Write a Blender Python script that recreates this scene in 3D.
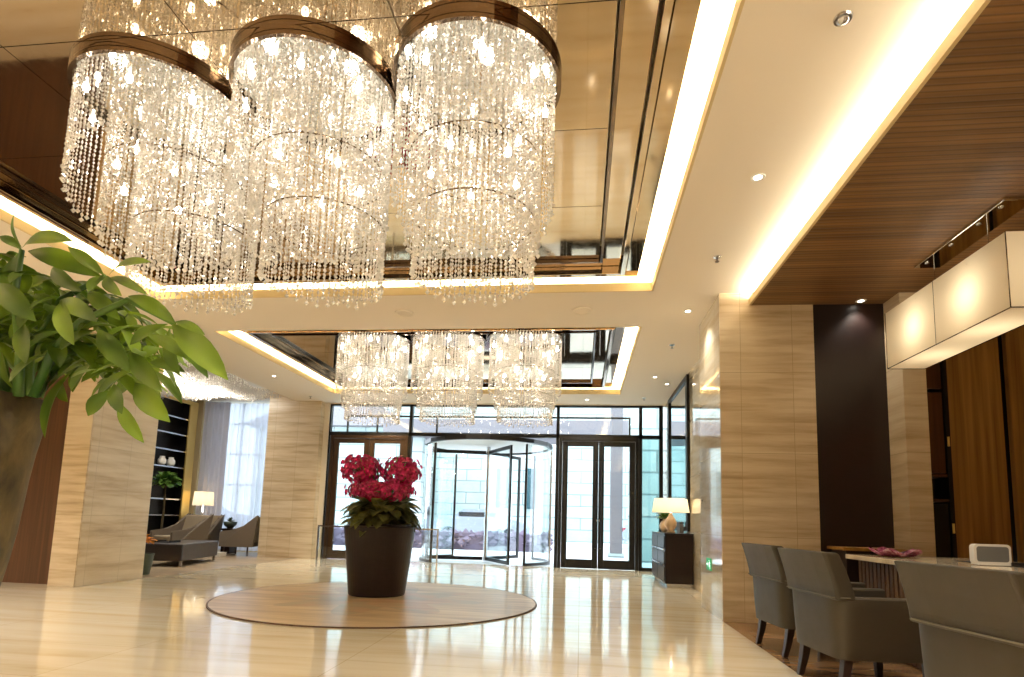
import bpy, math, random
from mathutils import Vector, Matrix
for o in list(bpy.data.objects):
    bpy.data.objects.remove(o, do_unlink=True)
S = bpy.context.scene
COL = S.collection
PI = math.pi

# ------------------------------------------------------------------ camera
F, PX, PY = 578.014, 511.65, 451.612
yaw, pit, rol = -0.121, 0.118, 0.030
fw = Vector((math.sin(yaw)*math.cos(pit), math.cos(yaw)*math.cos(pit), math.sin(pit)))
r0 = Vector((math.cos(yaw), -math.sin(yaw), 0)); u0 = r0.cross(fw)
rt = math.cos(rol)*r0 + math.sin(rol)*u0
up = -math.sin(rol)*r0 + math.cos(rol)*u0
cd = bpy.data.cameras.new('camera'); cam = bpy.data.objects.new('camera', cd); COL.objects.link(cam)
cam.matrix_world = Matrix(((rt.x, up.x, -fw.x, 0), (rt.y, up.y, -fw.y, 0), (rt.z, up.z, -fw.z, 1.0), (0, 0, 0, 1)))
cd.sensor_width = 36; cd.lens = F*36/1024
cd.shift_x = (512-PX)/1024; cd.shift_y = (PY-338.5)/1024
cd.clip_start = 0.05; cd.clip_end = 300
S.camera = cam
# ------------------------------------------------------------------ view, world
S.view_settings.view_transform = 'Standard'; S.view_settings.look = 'None'
S.view_settings.gamma = 1.0; S.view_settings.use_curve_mapping = False
S.view_settings.exposure = 0.9
S.cycles.use_denoising = True
S.cycles.max_bounces = 10; S.cycles.glossy_bounces = 6; S.cycles.transparent_max_bounces = 24
S.cycles.diffuse_bounces = 4; S.cycles.transmission_bounces = 6
S.cycles.sample_clamp_indirect = 6.0
S.cycles.caustics_reflective = False; S.cycles.caustics_refractive = False
w = bpy.data.worlds.new('sky'); S.world = w; w.use_nodes = True
bg = w.node_tree.nodes['Background']; bg.inputs[0].default_value = (0.80, 0.90, 1.0, 1); bg.inputs[1].default_value = 3.4


def light(name, kind, loc, energy, color=(1, 0.84, 0.62), rot=(0, 0, 0), parent=None, **k):
    d = bpy.data.lights.new(name, kind); d.energy = energy; d.color = color
    for a, v in k.items(): setattr(d, a, v)
    o = bpy.data.objects.new(name, d); o.location = loc; o.rotation_euler = rot
    COL.objects.link(o)
    if parent: o.parent = parent
    return o


ZC = 3.62            # white ceiling
TX0, TX1 = -5.38, 0.78
BIG = (0.2, 6.42); SML = (7.62, 11.78)
WARM = (1, 0.91, 0.70)
# cove strips lie on the hidden ledge round each tray and shine up and out
for (y0, y1) in (BIG, SML):
    e = 26.0
    for x, s in ((TX0-0.16, 1), (TX1+0.16, -1)):
        light('cove_strip_light', 'AREA', (x, (y0+y1)/2, 3.72), e*(y1-y0), WARM, (PI, s*math.radians(22), 0), shape='RECTANGLE', size=0.05, size_y=y1-y0)
    for y, s in ((y0-0.16, -1), (y1+0.16, 1)):
        light('cove_strip_light', 'AREA', ((TX0+TX1)/2, y, 3.72), e*(TX1-TX0), WARM, (PI+s*math.radians(22), 0, 0), shape='RECTANGLE', size=TX1-TX0, size_y=0.05)
# strip hidden on top of the wood panel edge, grazing the white ceiling
light('wood_edge_strip_light', 'AREA', (1.905, 1.3, 3.548), 72, WARM, (PI, math.radians(-68), 0), shape='RECTANGLE', size=0.03, size_y=10.3)

# ------------------------------------------------------------------ materials
MATS = {}
def nodes(name):
    m = bpy.data.materials.new(name); m.use_nodes = True
    nt = m.node_tree; p = nt.nodes['Principled BSDF']
    MATS[name] = m
    return m, nt, p
def srgb(r, g, b):
    f = lambda c: (c/255/12.92) if c/255 <= 0.04045 else ((c/255+0.055)/1.055)**2.4
    return (f(r), f(g), f(b), 1)
def plain(name, c, rough=0.5, metal=0.0, **k):
    m, nt, p = nodes(name)
    p.inputs['Base Color'].default_value = c; p.inputs['Roughness'].default_value = rough
    p.inputs['Metallic'].default_value = metal
    for a, v in k.items(): p.inputs[a.replace('_', ' ')].default_value = v
    # faint procedural variation so no surface is perfectly flat
    tc = nt.nodes.new('ShaderNodeTexCoord'); n = nt.nodes.new('ShaderNodeTexNoise'); n.inputs['Scale'].default_value = 14
    nt.links.new(tc.outputs['Object'], n.inputs['Vector'])
    mr = nt.nodes.new('ShaderNodeMapRange'); mr.inputs[3].default_value = max(0, rough-0.04); mr.inputs[4].default_value = min(1, rough+0.06)
    nt.links.new(n.outputs['Fac'], mr.inputs[0]); nt.links.new(mr.outputs[0], p.inputs['Roughness'])
    return m
def stone(name, cols, stretch, rough, joint=None, jcol=None, spec=0.5, coat=0.0, detail=6, axis='wall', warp=0.25):
    """striated stone: noise stretched along the grain, with block joints"""
    m, nt, p = nodes(name); L = nt.links.new; N = nt.nodes.new
    tc = N('ShaderNodeTexCoord'); sep = N('ShaderNodeSeparateXYZ'); L(tc.outputs['Object'], sep.inputs[0])
    mp = N('ShaderNodeMapping'); mp.inputs['Scale'].default_value = stretch; L(tc.outputs['Object'], mp.inputs[0])
    n1 = N('ShaderNodeTexNoise'); n1.inputs['Scale'].default_value = 1.0; n1.inputs['Detail'].default_value = detail; n1.inputs['Distortion'].default_value = warp
    n1.inputs['Roughness'].default_value = 0.6
    L(mp.outputs[0], n1.inputs['Vector'])
    cr = N('ShaderNodeValToRGB'); e = cr.color_ramp.elements
    pos = [0.3, 0.5, 0.7] if len(cols) == 3 else [0.26, 0.42, 0.55, 0.72]
    e[0].position = pos[0]; e[0].color = cols[0]; e[1].position = pos[-1]; e[1].color = cols[-1]
    for q, c in zip(pos[1:-1], cols[1:-1]):
        x = e.new(q); x.color = c
    out = None
    if joint:
        comb = N('ShaderNodeCombineXYZ')
        if axis == 'wall':
            ad = N('ShaderNodeMath'); ad.operation = 'ADD'; L(sep.outputs[0], ad.inputs[0]); L(sep.outputs[1], ad.inputs[1])
            L(ad.outputs[0], comb.inputs[0]); L(sep.outputs[2], comb.inputs[1])
        else:
            L(sep.outputs[0], comb.inputs[0]); L(sep.outputs[1], comb.inputs[1])
        br = N('ShaderNodeTexBrick'); br.inputs['Scale'].default_value = 1.0
        br.inputs['Brick Width'].default_value = joint[0]; br.inputs['Row Height'].default_value = joint[1]
        br.inputs['Mortar Size'].default_value = joint[2]; br.inputs['Mortar Smooth'].default_value = 0.2
        br.inputs['Color1'].default_value = (0, 0, 0, 1); br.inputs['Color2'].default_value = (1, 1, 1, 1); br.inputs['Mortar'].default_value = (0.5, .5, .5, 1)
        br.offset = joint[3]
        L(comb.outputs[0], br.inputs['Vector'])
        sh = N('ShaderNodeMath'); sh.operation = 'MULTIPLY_ADD'; sh.inputs[1].default_value = 0.10
        L(br.outputs['Color'], sh.inputs[0]); L(n1.outputs['Fac'], sh.inputs[2])
        L(sh.outputs[0], cr.inputs[0])
        mx = N('ShaderNodeMix'); mx.data_type = 'RGBA'; L(br.outputs['Fac'], mx.inputs[0]); L(cr.outputs[0], mx.inputs[6]); mx.inputs[7].default_value = jcol
        out = mx.outputs[2]
    else:
        L(n1.outputs['Fac'], cr.inputs[0]); out = cr.outputs[0]
    L(out, p.inputs['Base Color']); p.inputs['Roughness'].default_value = rough
    p.inputs['Coat Weight'].default_value = coat; p.inputs['Coat Roughness'].default_value = 0.04
    return m
def wood(name, cols, axis, scale=9.0, rough=0.35, ribs=None, ribaxis=1, ribdark=0.55):
    m, nt, p = nodes(name); L = nt.links.new; N = nt.nodes.new
    tc = N('ShaderNodeTexCoord'); mp = N('ShaderNodeMapping')
    s = [scale*3.5]*3; s[axis] = scale*0.10; mp.inputs['Scale'].default_value = s
    L(tc.outputs['Object'], mp.inputs[0])
    n1 = N('ShaderNodeTexNoise'); n1.inputs['Scale'].default_value = 1; n1.inputs['Detail'].default_value = 5; n1.inputs['Distortion'].default_value = 0.3
    L(mp.outputs[0], n1.inputs['Vector'])
    cr = N('ShaderNodeValToRGB'); e = cr.color_ramp.elements; e[0].position = 0.3; e[0].color = cols[0]; e[1].position = 0.7; e[1].color = cols[1]
    L(n1.outputs['Fac'], cr.inputs[0]); out = cr.outputs[0]
    if ribs:
        sep = N('ShaderNodeSeparateXYZ'); L(tc.outputs['Object'], sep.inputs[0])
        md = N('ShaderNodeMath'); md.operation = 'PINGPONG'; md.inputs[1].default_value = ribs/2; L(sep.outputs[ribaxis], md.inputs[0])
        mr = N('ShaderNodeMapRange'); mr.inputs[1].default_value = 0; mr.inputs[2].default_value = ribs/5; mr.inputs[3].default_value = ribdark; mr.inputs[4].default_value = 1
        L(md.outputs[0], mr.inputs[0])
        mx = N('ShaderNodeMix'); mx.data_type = 'RGBA'; mx.blend_type = 'MULTIPLY'; mx.inputs[0].default_value = 1
        L(out, mx.inputs[6]); L(mr.outputs[0], mx.inputs[7]); out = mx.outputs[2]
        bp = N('ShaderNodeBump'); bp.inputs['Strength'].default_value = 0.4; bp.inputs['Distance'].default_value = 0.01
        L(mr.outputs[0], bp.inputs['Height']); L(bp.outputs[0], p.inputs['Normal'])
    L(out, p.inputs['Base Color']); p.inputs['Roughness'].default_value = rough
    return m
def emis(name, c, s):
    m, nt, p = nodes(name); p.inputs['Base Color'].default_value = (0.8, .8, .8, 1)
    p.inputs['Emission Color'].default_value = c; p.inputs['Emission Strength'].default_value = s
    return m

M_floor = stone('polished_cream_marble', [srgb(206, 182, 142), srgb(228, 210, 176), srgb(236, 221, 192), srgb(242, 230, 206)], (0.55, 5.5, 1), 0.10,
                (1.6, 0.8, 0.0025, 0.0), srgb(198, 176, 134), axis='floor', coat=0.3)
M_floorb = stone('polished_brown_marble', [srgb(96, 66, 42), srgb(140, 104, 70), srgb(170, 132, 92)], (0.8, 7, 1), 0.14, (1.6, .8, .003, 0), srgb(80, 56, 36), axis='floor')
M_floors = stone('lounge_brown_stone', [srgb(122, 104, 82), srgb(158, 138, 112), srgb(180, 160, 132)], (1, 4, 1), 0.3, (1.2, .6, .003, .5), srgb(100, 84, 66), axis='floor')
M_trav = stone('striated_travertine', [srgb(158, 136, 106), srgb(190, 168, 134), srgb(206, 187, 156), srgb(218, 203, 176)], (0.9, 0.9, 12), 0.30,
               (0.55, 0.9, 0.0028, 0.0), srgb(170, 148, 112))
M_travg = stone('polished_travertine', [srgb(168, 148, 120), srgb(200, 182, 152), srgb(214, 200, 174), srgb(224, 212, 190)], (0.9, 0.9, 9), 0.10,
                (0.55, 0.9, 0.0025, 0.0), srgb(182, 164, 132), coat=0.8)
M_paint = plain('warm_white_paint', srgb(226, 214, 196), 0.85)
M_cove = plain('white_cove_paint', srgb(236, 222, 190), 0.9)
M_mirror = plain('bronze_mirror', (0.50, 0.39, 0.26, 1), 0.03, 1.0)
M_mirrord = plain('dark_bronze_mirror', (0.25, 0.16, 0.09, 1), 0.08, 1.0)
M_clearmirror = plain('silver_mirror', (0.78, 0.8, 0.8, 1), 0.03, 1.0)
M_wceil = wood('walnut_ribbed_ceiling', (srgb(96, 68, 40), srgb(142, 106, 66)), 0, 4, 0.45, ribs=0.05, ribaxis=1, ribdark=0.5)
M_wwall = wood('walnut_wall_veneer', (srgb(124, 88, 40), srgb(178, 134, 68)), 2, 6, 0.35)
M_wdark = wood('dark_walnut_veneer', (srgb(62, 36, 20), srgb(96, 60, 36)), 2, 6, 0.3)
M_wslat = wood('walnut_slats', (srgb(64, 42, 22), srgb(98, 66, 36)), 2, 6, 0.6)
M_espresso = plain('espresso_lacquer', srgb(26, 14, 12), 0.3, Specular_IOR_Level=0.3)
M_panel = plain('dark_brown_wall_panel', srgb(32, 19, 17), 0.35)
M_frame = plain('dark_metal_frame', srgb(34, 32, 30), 0.35, 0.6)
M_bframe = plain('bronze_metal_frame', srgb(74, 52, 32), 0.35, 0.5)
M_black = plain('black_void', srgb(16, 12, 11), 0.5)
M_chrome = plain('brushed_steel', (0.55, 0.55, 0.55, 1), 0.22, 1.0)
M_bronze = plain('polished_bronze', (0.19, 0.14, 0.10, 1), 0.12, 1.0)
M_gold = plain('gold_frame', (0.75, 0.52, 0.16, 1), 0.35, 0.8)
M_travm = stone('honed_travertine', [srgb(168, 146, 114), srgb(198, 178, 146), srgb(212, 196, 168), srgb(222, 208, 184)], (0.9, 0.9, 9), 0.28, (0.55, 0.9, 0.0025, 0.0), srgb(182, 164, 132))
M_trimgold = plain('cream_trim', srgb(206, 184, 138), 0.6)
M_chair = plain('taupe_leather', srgb(50, 42, 27), 0.5)
M_chairseam = plain('taupe_piping', srgb(84, 78, 62), 0.5)
M_leg = plain('dark_walnut_leg', srgb(38, 24, 18), 0.3)
M_desk = stone('cream_desk_marble', [srgb(196, 178, 146), srgb(220, 204, 176), srgb(230, 218, 194)], (1.5, 5, 1), 0.12)
M_pot = plain('dark_brown_glazed_pot', srgb(18, 9, 12), 0.36, Specular_IOR_Level=0.3)
M_soil = plain('dark_soil', srgb(46, 34, 24), 0.9)
M_shade = None
M_ivory = plain('ivory_ceramic', srgb(206, 178, 146), 0.35)
M_white = plain('white_plastic', srgb(225, 222, 214), 0.5)
M_grey = plain('grey_plastic', srgb(112, 112, 110), 0.5)
M_leather = plain('charcoal_leather', srgb(58, 56, 58), 0.35)
M_beige = plain('beige_upholstery', srgb(152, 136, 112), 0.8)
M_taupe = plain('taupe_upholstery', srgb(110, 98, 84), 0.8)
M_greywall = plain('grey_wall_fabric', srgb(134, 126, 114), 0.8)
M_pink = stone('pink_patterned_glass', [srgb(110, 36, 66), srgb(176, 92, 118), srgb(226, 196, 204)], (26, 26, 26), 0.15)
M_green = emis('exit_sign_green', srgb(20, 150, 90), 0.35); M_green.node_tree.nodes['Principled BSDF'].inputs['Base Color'].default_value = srgb(10, 120, 70)
M_signw = emis('exit_sign_pale', srgb(190, 240, 215), 0.8)
M_out = stone('pale_paving', [srgb(200, 204, 208), srgb(222, 225, 228), srgb(235, 236, 238)], (1, 1, 1), 0.7, (1.2, 1.2, .01, 0), srgb(190, 194, 200), axis='floor')
M_outwall = stone('white_stone_cladding', [srgb(160, 176, 174), srgb(176, 190, 186), srgb(190, 200, 198)], (.6, .6, .6), 0.6, (1.5, .6, .03, .5), srgb(128, 140, 140))
M_outwin = plain('teal_window_glass', srgb(50, 84, 92), 0.25)
M_roof = plain('slate_roof', srgb(122, 116, 120), 0.8)
M_hedge = plain('muted_purple_hedge', srgb(112, 100, 118), 0.9)
M_car = plain('silver_car_paint', srgb(172, 180, 192), 0.25, 0.3)
M_carglass = plain('car_window', srgb(40, 48, 58), 0.1)
M_red = plain('red_tail_lamp', srgb(190, 40, 60), 0.3)
M_orange = plain('orange_petals', srgb(214, 140, 34), 0.7)
M_planter = plain('green_planter', srgb(64, 76, 66), 0.4)
M_bulb = emis('lit_bulb', (1, 0.93, 0.78, 1), 14)
M_down = emis('lit_downlight', (1, 0.93, 0.8, 1), 6)

def two(name, build):
    m = bpy.data.materials.new(name); m.use_nodes = True; nt = m.node_tree
    for n in list(nt.nodes): nt.nodes.remove(n)
    o = nt.nodes.new('ShaderNodeOutputMaterial'); nt.links.new(build(nt), o.inputs[0]); MATS[name] = m
    return m
def mixsh(nt, fac, a, b):
    x = nt.nodes.new('ShaderNodeMixShader')
    if isinstance(fac, (int, float)): x.inputs[0].default_value = fac
    else: nt.links.new(fac, x.inputs[0])
    nt.links.new(a, x.inputs[1]); nt.links.new(b, x.inputs[2]); return x.outputs[0]
def bs(nt, kind, c=(1, 1, 1, 1), rough=None):
    n = nt.nodes.new(kind); n.inputs[0].default_value = c
    if rough is not None: n.inputs['Roughness'].default_value = rough
    return n.outputs[0]
def facing(nt):
    lw = nt.nodes.new('ShaderNodeLayerWeight'); lw.inputs[0].default_value = 0.5
    pw = nt.nodes.new('ShaderNodeMath'); pw.operation = 'POWER'; pw.inputs[1].default_value = 4; nt.links.new(lw.outputs['Facing'], pw.inputs[0])
    ma = nt.nodes.new('ShaderNodeMath'); ma.operation = 'MULTIPLY_ADD'; ma.inputs[1].default_value = .5; ma.inputs[2].default_value = .05; nt.links.new(pw.outputs[0], ma.inputs[0])
    return ma.outputs[0]
def _glass(nt):
    fr = facing(nt)
    return mixsh(nt, fr, bs(nt, 'ShaderNodeBsdfTransparent', (0.93, 0.97, 0.97, 1)), bs(nt, 'ShaderNodeBsdfGlossy', (1, 1, 1, 1), 0.02))
M_glass = two('clear_window_glass', _glass)
def _tint(nt):
    fr = facing(nt)
    return mixsh(nt, fr, bs(nt, 'ShaderNodeBsdfTransparent', (0.62, 0.76, 0.76, 1)), bs(nt, 'ShaderNodeBsdfGlossy', (1, 1, 1, 1), 0.02))
M_tglass = two('green_tinted_glass', _tint)
def _crystal(nt):
    a = mixsh(nt, 0.38, bs(nt, 'ShaderNodeBsdfGlossy', (1, 0.97, 0.92, 1), 0.10), bs(nt, 'ShaderNodeBsdfTranslucent', (0.98, 0.95, 0.9, 1)))
    b = mixsh(nt, 0.25, a, bs(nt, 'ShaderNodeBsdfDiffuse', (0.95, 0.9, 0.82, 1)))
    return mixsh(nt, 0.22, b, bs(nt, 'ShaderNodeBsdfTransparent'))
M_crystal = two('faceted_crystal', _crystal)
def _sheer(nt):
    a = mixsh(nt, 0.5, bs(nt, 'ShaderNodeBsdfDiffuse', (0.8, 0.8, 0.84, 1)), bs(nt, 'ShaderNodeBsdfTranslucent', (0.5, 0.51, 0.6, 1)))
    return mixsh(nt, 0.10, a, bs(nt, 'ShaderNodeBsdfTransparent'))
M_sheer = two('sheer_white_curtain', _sheer)
M_drape = two('pale_drape', lambda nt: mixsh(nt, .5, bs(nt, 'ShaderNodeBsdfDiffuse', (0.66, 0.62, 0.62, 1)), bs(nt, 'ShaderNodeBsdfTranslucent', (0.62, 0.58, 0.6, 1))))
def _shade(nt):
    return mixsh(nt, 0.72, bs(nt, 'ShaderNodeBsdfDiffuse', (0.86, 0.76, 0.6, 1)), bs(nt, 'ShaderNodeBsdfTranslucent', (0.97, 0.88, 0.7, 1)))
M_shade = two('cream_lamp_fabric', _shade)
def leafmat(name, c1, c2, trans=0.35, sc=6):
    def b(nt):
        N = nt.nodes.new; L = nt.links.new
        tc = N('ShaderNodeTexCoord'); n = N('ShaderNodeTexNoise'); n.inputs['Scale'].default_value = sc; n.inputs['Detail'].default_value = 1; L(tc.outputs['Object'], n.inputs['Vector'])
        cr = N('ShaderNodeValToRGB'); cr.color_ramp.elements[0].position = .35; cr.color_ramp.elements[1].position = .65
        cr.color_ramp.elements[0].color = c1; cr.color_ramp.elements[1].color = c2; L(n.outputs['Fac'], cr.inputs[0])
        p = N('ShaderNodeBsdfPrincipled'); L(cr.outputs[0], p.inputs['Base Color']); p.inputs['Roughness'].default_value = 0.4
        t = N('ShaderNodeBsdfTranslucent'); L(cr.outputs[0], t.inputs[0])
        return mixsh(nt, trans, p.outputs[0], t.outputs[0])
    return two(name, b)
M_leaf = leafmat('money_tree_leaf', srgb(60, 88, 22), srgb(124, 152, 44), 0.4)
M_leafd = leafmat('dark_green_leaf', srgb(66, 72, 32), srgb(126, 126, 70), 0.3)
M_leafm = leafmat('fresh_green_leaf', srgb(46, 84, 24), srgb(110, 146, 60), 0.3)
M_petal = leafmat('crimson_petal', srgb(140, 6, 58), srgb(212, 30, 104), 0.3, 22)
M_trunk = stone('mottled_trunk_bark', [srgb(44, 36, 20), srgb(78, 66, 38), srgb(104, 88, 54)], (14, 14, 7), 0.75)
def _medal():
    m, nt, p = nodes('inlaid_medallion_stone'); L = nt.links.new; N = nt.nodes.new
    tc = N('ShaderNodeTexCoord'); mp = N('ShaderNodeMapping'); mp.inputs['Scale'].default_value = (0.7, 6, 1); L(tc.outputs['Object'], mp.inputs[0])
    n = N('ShaderNodeTexNoise'); n.inputs['Scale'].default_value = 1; n.inputs['Detail'].default_value = 6; n.inputs['Distortion'].default_value = .8; L(mp.outputs[0], n.inputs['Vector'])
    cr = N('ShaderNodeValToRGB'); e = cr.color_ramp.elements; e[0].position = .3; e[0].color = srgb(150, 124, 92); e[1].position = .72; e[1].color = srgb(212, 190, 156)
    x = e.new(.5); x.color = srgb(184, 158, 122); L(n.outputs['Fac'], cr.inputs[0])
    sep = N('ShaderNodeSeparateXYZ'); L(tc.outputs['Object'], sep.inputs[0])
    at = N('ShaderNodeMath'); at.operation = 'ARCTAN2'; L(sep.outputs[1], at.inputs[0]); L(sep.outputs[0], at.inputs[1])
    ml = N('ShaderNodeMath'); ml.operation = 'MULTIPLY'; ml.inputs[1].default_value = 8; L(at.outputs[0], ml.inputs[0])
    sn = N('ShaderNodeMath'); sn.operation = 'COSINE'; L(ml.outputs[0], sn.inputs[0])
    ln = N('ShaderNodeVectorMath'); ln.operation = 'LENGTH'; L(tc.outputs['Object'], ln.inputs[0])
    sm = N('ShaderNodeMath'); sm.operation = 'MULTIPLY_ADD'; sm.inputs[1].default_value = -0.28; L(sn.outputs[0], sm.inputs[0]); L(ln.outputs['Value'], sm.inputs[2])
    lt = N('ShaderNodeMath'); lt.operation = 'LESS_THAN'; lt.inputs[1].default_value = 0.98; L(sm.outputs[0], lt.inputs[0])
    n2 = N('ShaderNodeTexNoise'); n2.inputs['Scale'].default_value = 2.2; L(tc.outputs['Object'], n2.inputs['Vector'])
    c2 = N('ShaderNodeValToRGB'); c2.color_ramp.elements[0].position = .42; c2.color_ramp.elements[0].color = srgb(132, 128, 110); c2.color_ramp.elements[1].position = .58; c2.color_ramp.elements[1].color = srgb(174, 122, 88)
    L(n2.outputs['Fac'], c2.inputs[0])
    mx = N('ShaderNodeMix'); mx.data_type = 'RGBA'
    f = N('ShaderNodeMath'); f.operation = 'MULTIPLY'; f.inputs[1].default_value = .5; L(lt.outputs[0], f.inputs[0])
    L(f.outputs[0], mx.inputs[0]); L(cr.outputs[0], mx.inputs[6]); L(c2.outputs[0], mx.inputs[7])
    L(mx.outputs[2], p.inputs['Base Color']); p.inputs['Roughness'].default_value = 0.34
    return m
M_medal = _medal()

# ------------------------------------------------------------------ mesh helpers
class MB:
    def __init__(s): s.v = []; s.f = []
    def box(s, x0, x1, y0, y1, z0, z1):
        n = len(s.v)
        s.v += [(x0, y0, z0), (x1, y0, z0), (x1, y1, z0), (x0, y1, z0), (x0, y0, z1), (x1, y0, z1), (x1, y1, z1), (x0, y1, z1)]
        s.f += [tuple(n+i for i in q) for q in ((0, 3, 2, 1), (4, 5, 6, 7), (0, 1, 5, 4), (1, 2, 6, 5), (2, 3, 7, 6), (3, 0, 4, 7))]
        return s
    def tube(s, pts, rad, n=8, cap=True):
        if isinstance(rad, (int, float)): rad = [rad]*len(pts)
        P = [Vector(p) for p in pts]; b = len(s.v)
        for i, p in enumerate(P):
            d = (P[min(i+1, len(P)-1)]-P[max(i-1, 0)]).normalized()
            a = Vector((0, 0, 1)) if abs(d.z) < 0.9 else Vector((1, 0, 0))
            u = d.cross(a).normalized(); v = d.cross(u)
            for k in range(n):
                t = 2*PI*k/n; s.v.append(tuple(p+(u*math.cos(t)+v*math.sin(t))*rad[i]))
        for i in range(len(P)-1):
            for k in range(n):
                s.f.append((b+i*n+k, b+i*n+(k+1) % n, b+(i+1)*n+(k+1) % n, b+(i+1)*n+k))
        if cap: s.f += [tuple(b+k for k in reversed(range(n))), tuple(b+(len(P)-1)*n+k for k in range(n))]
        return s
    def lathe(s, prof, c=(0, 0, 0), n=32):
        b = len(s.v); m = len(prof)
        for r, z in prof:
            for k in range(n):
                t = 2*PI*k/n; s.v.append((c[0]+r*math.cos(t), c[1]+r*math.sin(t), c[2]+z))
        for i in range(m-1):
            for k in range(n):
                s.f.append((b+i*n+k, b+i*n+(k+1) % n, b+(i+1)*n+(k+1) % n, b+(i+1)*n+k))
        if prof[0] == prof[-1]: return s
        if prof[0][0] > 1e-4: s.f.append(tuple(b+k for k in reversed(range(n))))
        if prof[-1][0] > 1e-4: s.f.append(tuple(b+(m-1)*n+k for k in range(n)))
        return s
    def bead(s, x, y, z, r, h, rot=0.0, n=4):
        """faceted bead, a stretched double pyramid"""
        b = len(s.v); s.v.append((x, y, z+h/2))
        for k in range(n):
            t = 2*PI*k/n+rot; s.v.append((x+r*math.cos(t), y+r*math.sin(t), z))
        s.v.append((x, y, z-h/2))
        for k in range(n):
            s.f.append((b, b+1+k, b+1+(k+1) % n)); s.f.append((b+n+1, b+1+(k+1) % n, b+1+k))
        return s
    def leaf(s, base, tip, wid, nrm, droop=0.1, n=6, fold=0.15, blunt=0.6):
        B, T = Vector(base), Vector(tip); d = T-B; L = d.length
        if L < 1e-5: return s
        dn = d.normalized(); N = Vector(nrm); N = (N-dn*N.dot(dn))
        N = N.normalized() if N.length > 1e-4 else Vector((0, 0, 1))
        sd = dn.cross(N); b = len(s.v)
        for i in range(n+1):
            t = i/n
            wv = wid*0.5*(math.sin(PI*min(1, t**(1.0/ (1+0.0) ) if blunt == 0 else t**(1+0.45*blunt))))**0.75
            c = B+d*t+N*(droop*L*math.sin(PI*t))
            if i in (0, n): wv = wid*0.02
            for q in (-1, -.5, 0, .5, 1): s.v.append(tuple(c+sd*wv*q+N*abs(q)*wv*fold*2))
        for i in range(n):
            for q in range(4):
                a = b+i*5+q; s.f.append((a, a+1, a+6, a+5))
        return s
    def build(s, name, mat, parent=None, off=None, smooth=False, bevel=0, solid=0):
        me = bpy.data.meshes.new(name)
        if off is None: off = tuple(parent.location) if parent is not None else (0, 0, 0)
        me.from_pydata([(a-off[0], b-off[1], c-off[2]) for a, b, c in s.v], [], s.f); me.update()
        me.materials.append(mat)
        if smooth: me.polygons.foreach_set('use_smooth', [True]*len(me.polygons))
        o = bpy.data.objects.new(name, me); COL.objects.link(o)
        if parent is not None: o.parent = parent
        else: o.location = off
        if solid:
            m = o.modifiers.new('thickness', 'SOLIDIFY'); m.thickness = solid; m.offset = 0
        if bevel:
            m = o.modifiers.new('bevel', 'BEVEL'); m.width = bevel; m.segments = 2; m.limit_method = 'ANGLE'
        if smooth and bevel == 0:
            pass
        return o
def thing(name, loc, label, cat, group=None):
    o = bpy.data.objects.new(name, None); COL.objects.link(o); o.location = loc; o.empty_display_size = 0.1
    return tag(o, label, cat, group)
def tag(o, label, cat, group=None, kind=None):
    o['label'] = label; o['category'] = cat
    if group: o['group'] = group
    if kind: o['kind'] = kind
    return o
def struct(o): o['kind'] = 'structure'; return o
def copy_tree(o, loc=None, label=None, rotz=None):
    kids = {}
    for x in bpy.data.objects:
        if x.parent is not None: kids.setdefault(x.parent.name, []).append(x)
    def rec(a, par):
        c = a.copy(); COL.objects.link(c)
        if par is not None: c.parent = par
        for ch in kids.get(a.name, []): rec(ch, c)
        return c
    r = rec(o, None)
    if loc is not None: r.location = loc
    if label: r['label'] = label
    if rotz is not None: r.rotation_euler[2] = rotz
    return r

# ------------------------------------------------------------------ room shell
FY = 12.88         # facade plane
struct(MB().box(-6.29, 1.52, -4.5, FY+0.12, -0.12, 0).build('floor', M_floor))
struct(MB().box(1.52, 6.2, -4.5, 6.51, -0.12, 0).build('floor_consultation', M_floorb))
struct(MB().box(1.52, 1.9, 6.51, FY+0.12, -0.12, 0).build('floor_console_side', M_floor))
struct(MB().box(-10.2, -6.29, 7.0, 14.2, -0.12, 0).build('floor_lounge', M_floors))
struct(MB().box(-10.2, -6.29, -4.5, 7.0, -0.12, 0).build('floor_left', M_floor))
# white ceiling with two rectangular openings
cb = MB()
X0, X1 = -6.62, 1.85
TH = 0.08
cb.box(X0, TX0, -4.5, FY, ZC, ZC+TH); cb.box(TX1, X1, -4.5, FY, ZC, ZC+TH)
cb.box(TX0, TX1, -4.5, BIG[0], ZC, ZC+TH); cb.box(TX0, TX1, BIG[1], SML[0], ZC, ZC+TH); cb.box(TX0, TX1, SML[1], FY, ZC, ZC+TH)
cb.box(X1, 2.5, -4.5, 6.51, ZC, ZC+TH)
struct(cb.build('ceiling', M_paint))
tb = MB()   # cream lips round both openings
for (y0, y1) in (BIG, SML):
    for a in ((TX0, TX0+.02, y0, y1), (TX1-.02, TX1, y0, y1), (TX0, TX1, y0, y0+.02), (TX0, TX1, y1-.02, y1)):
        tb.box(*a, ZC+0.001, ZC+TH+0.02)
struct(tb.build('trim_1', M_trimgold))
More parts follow.
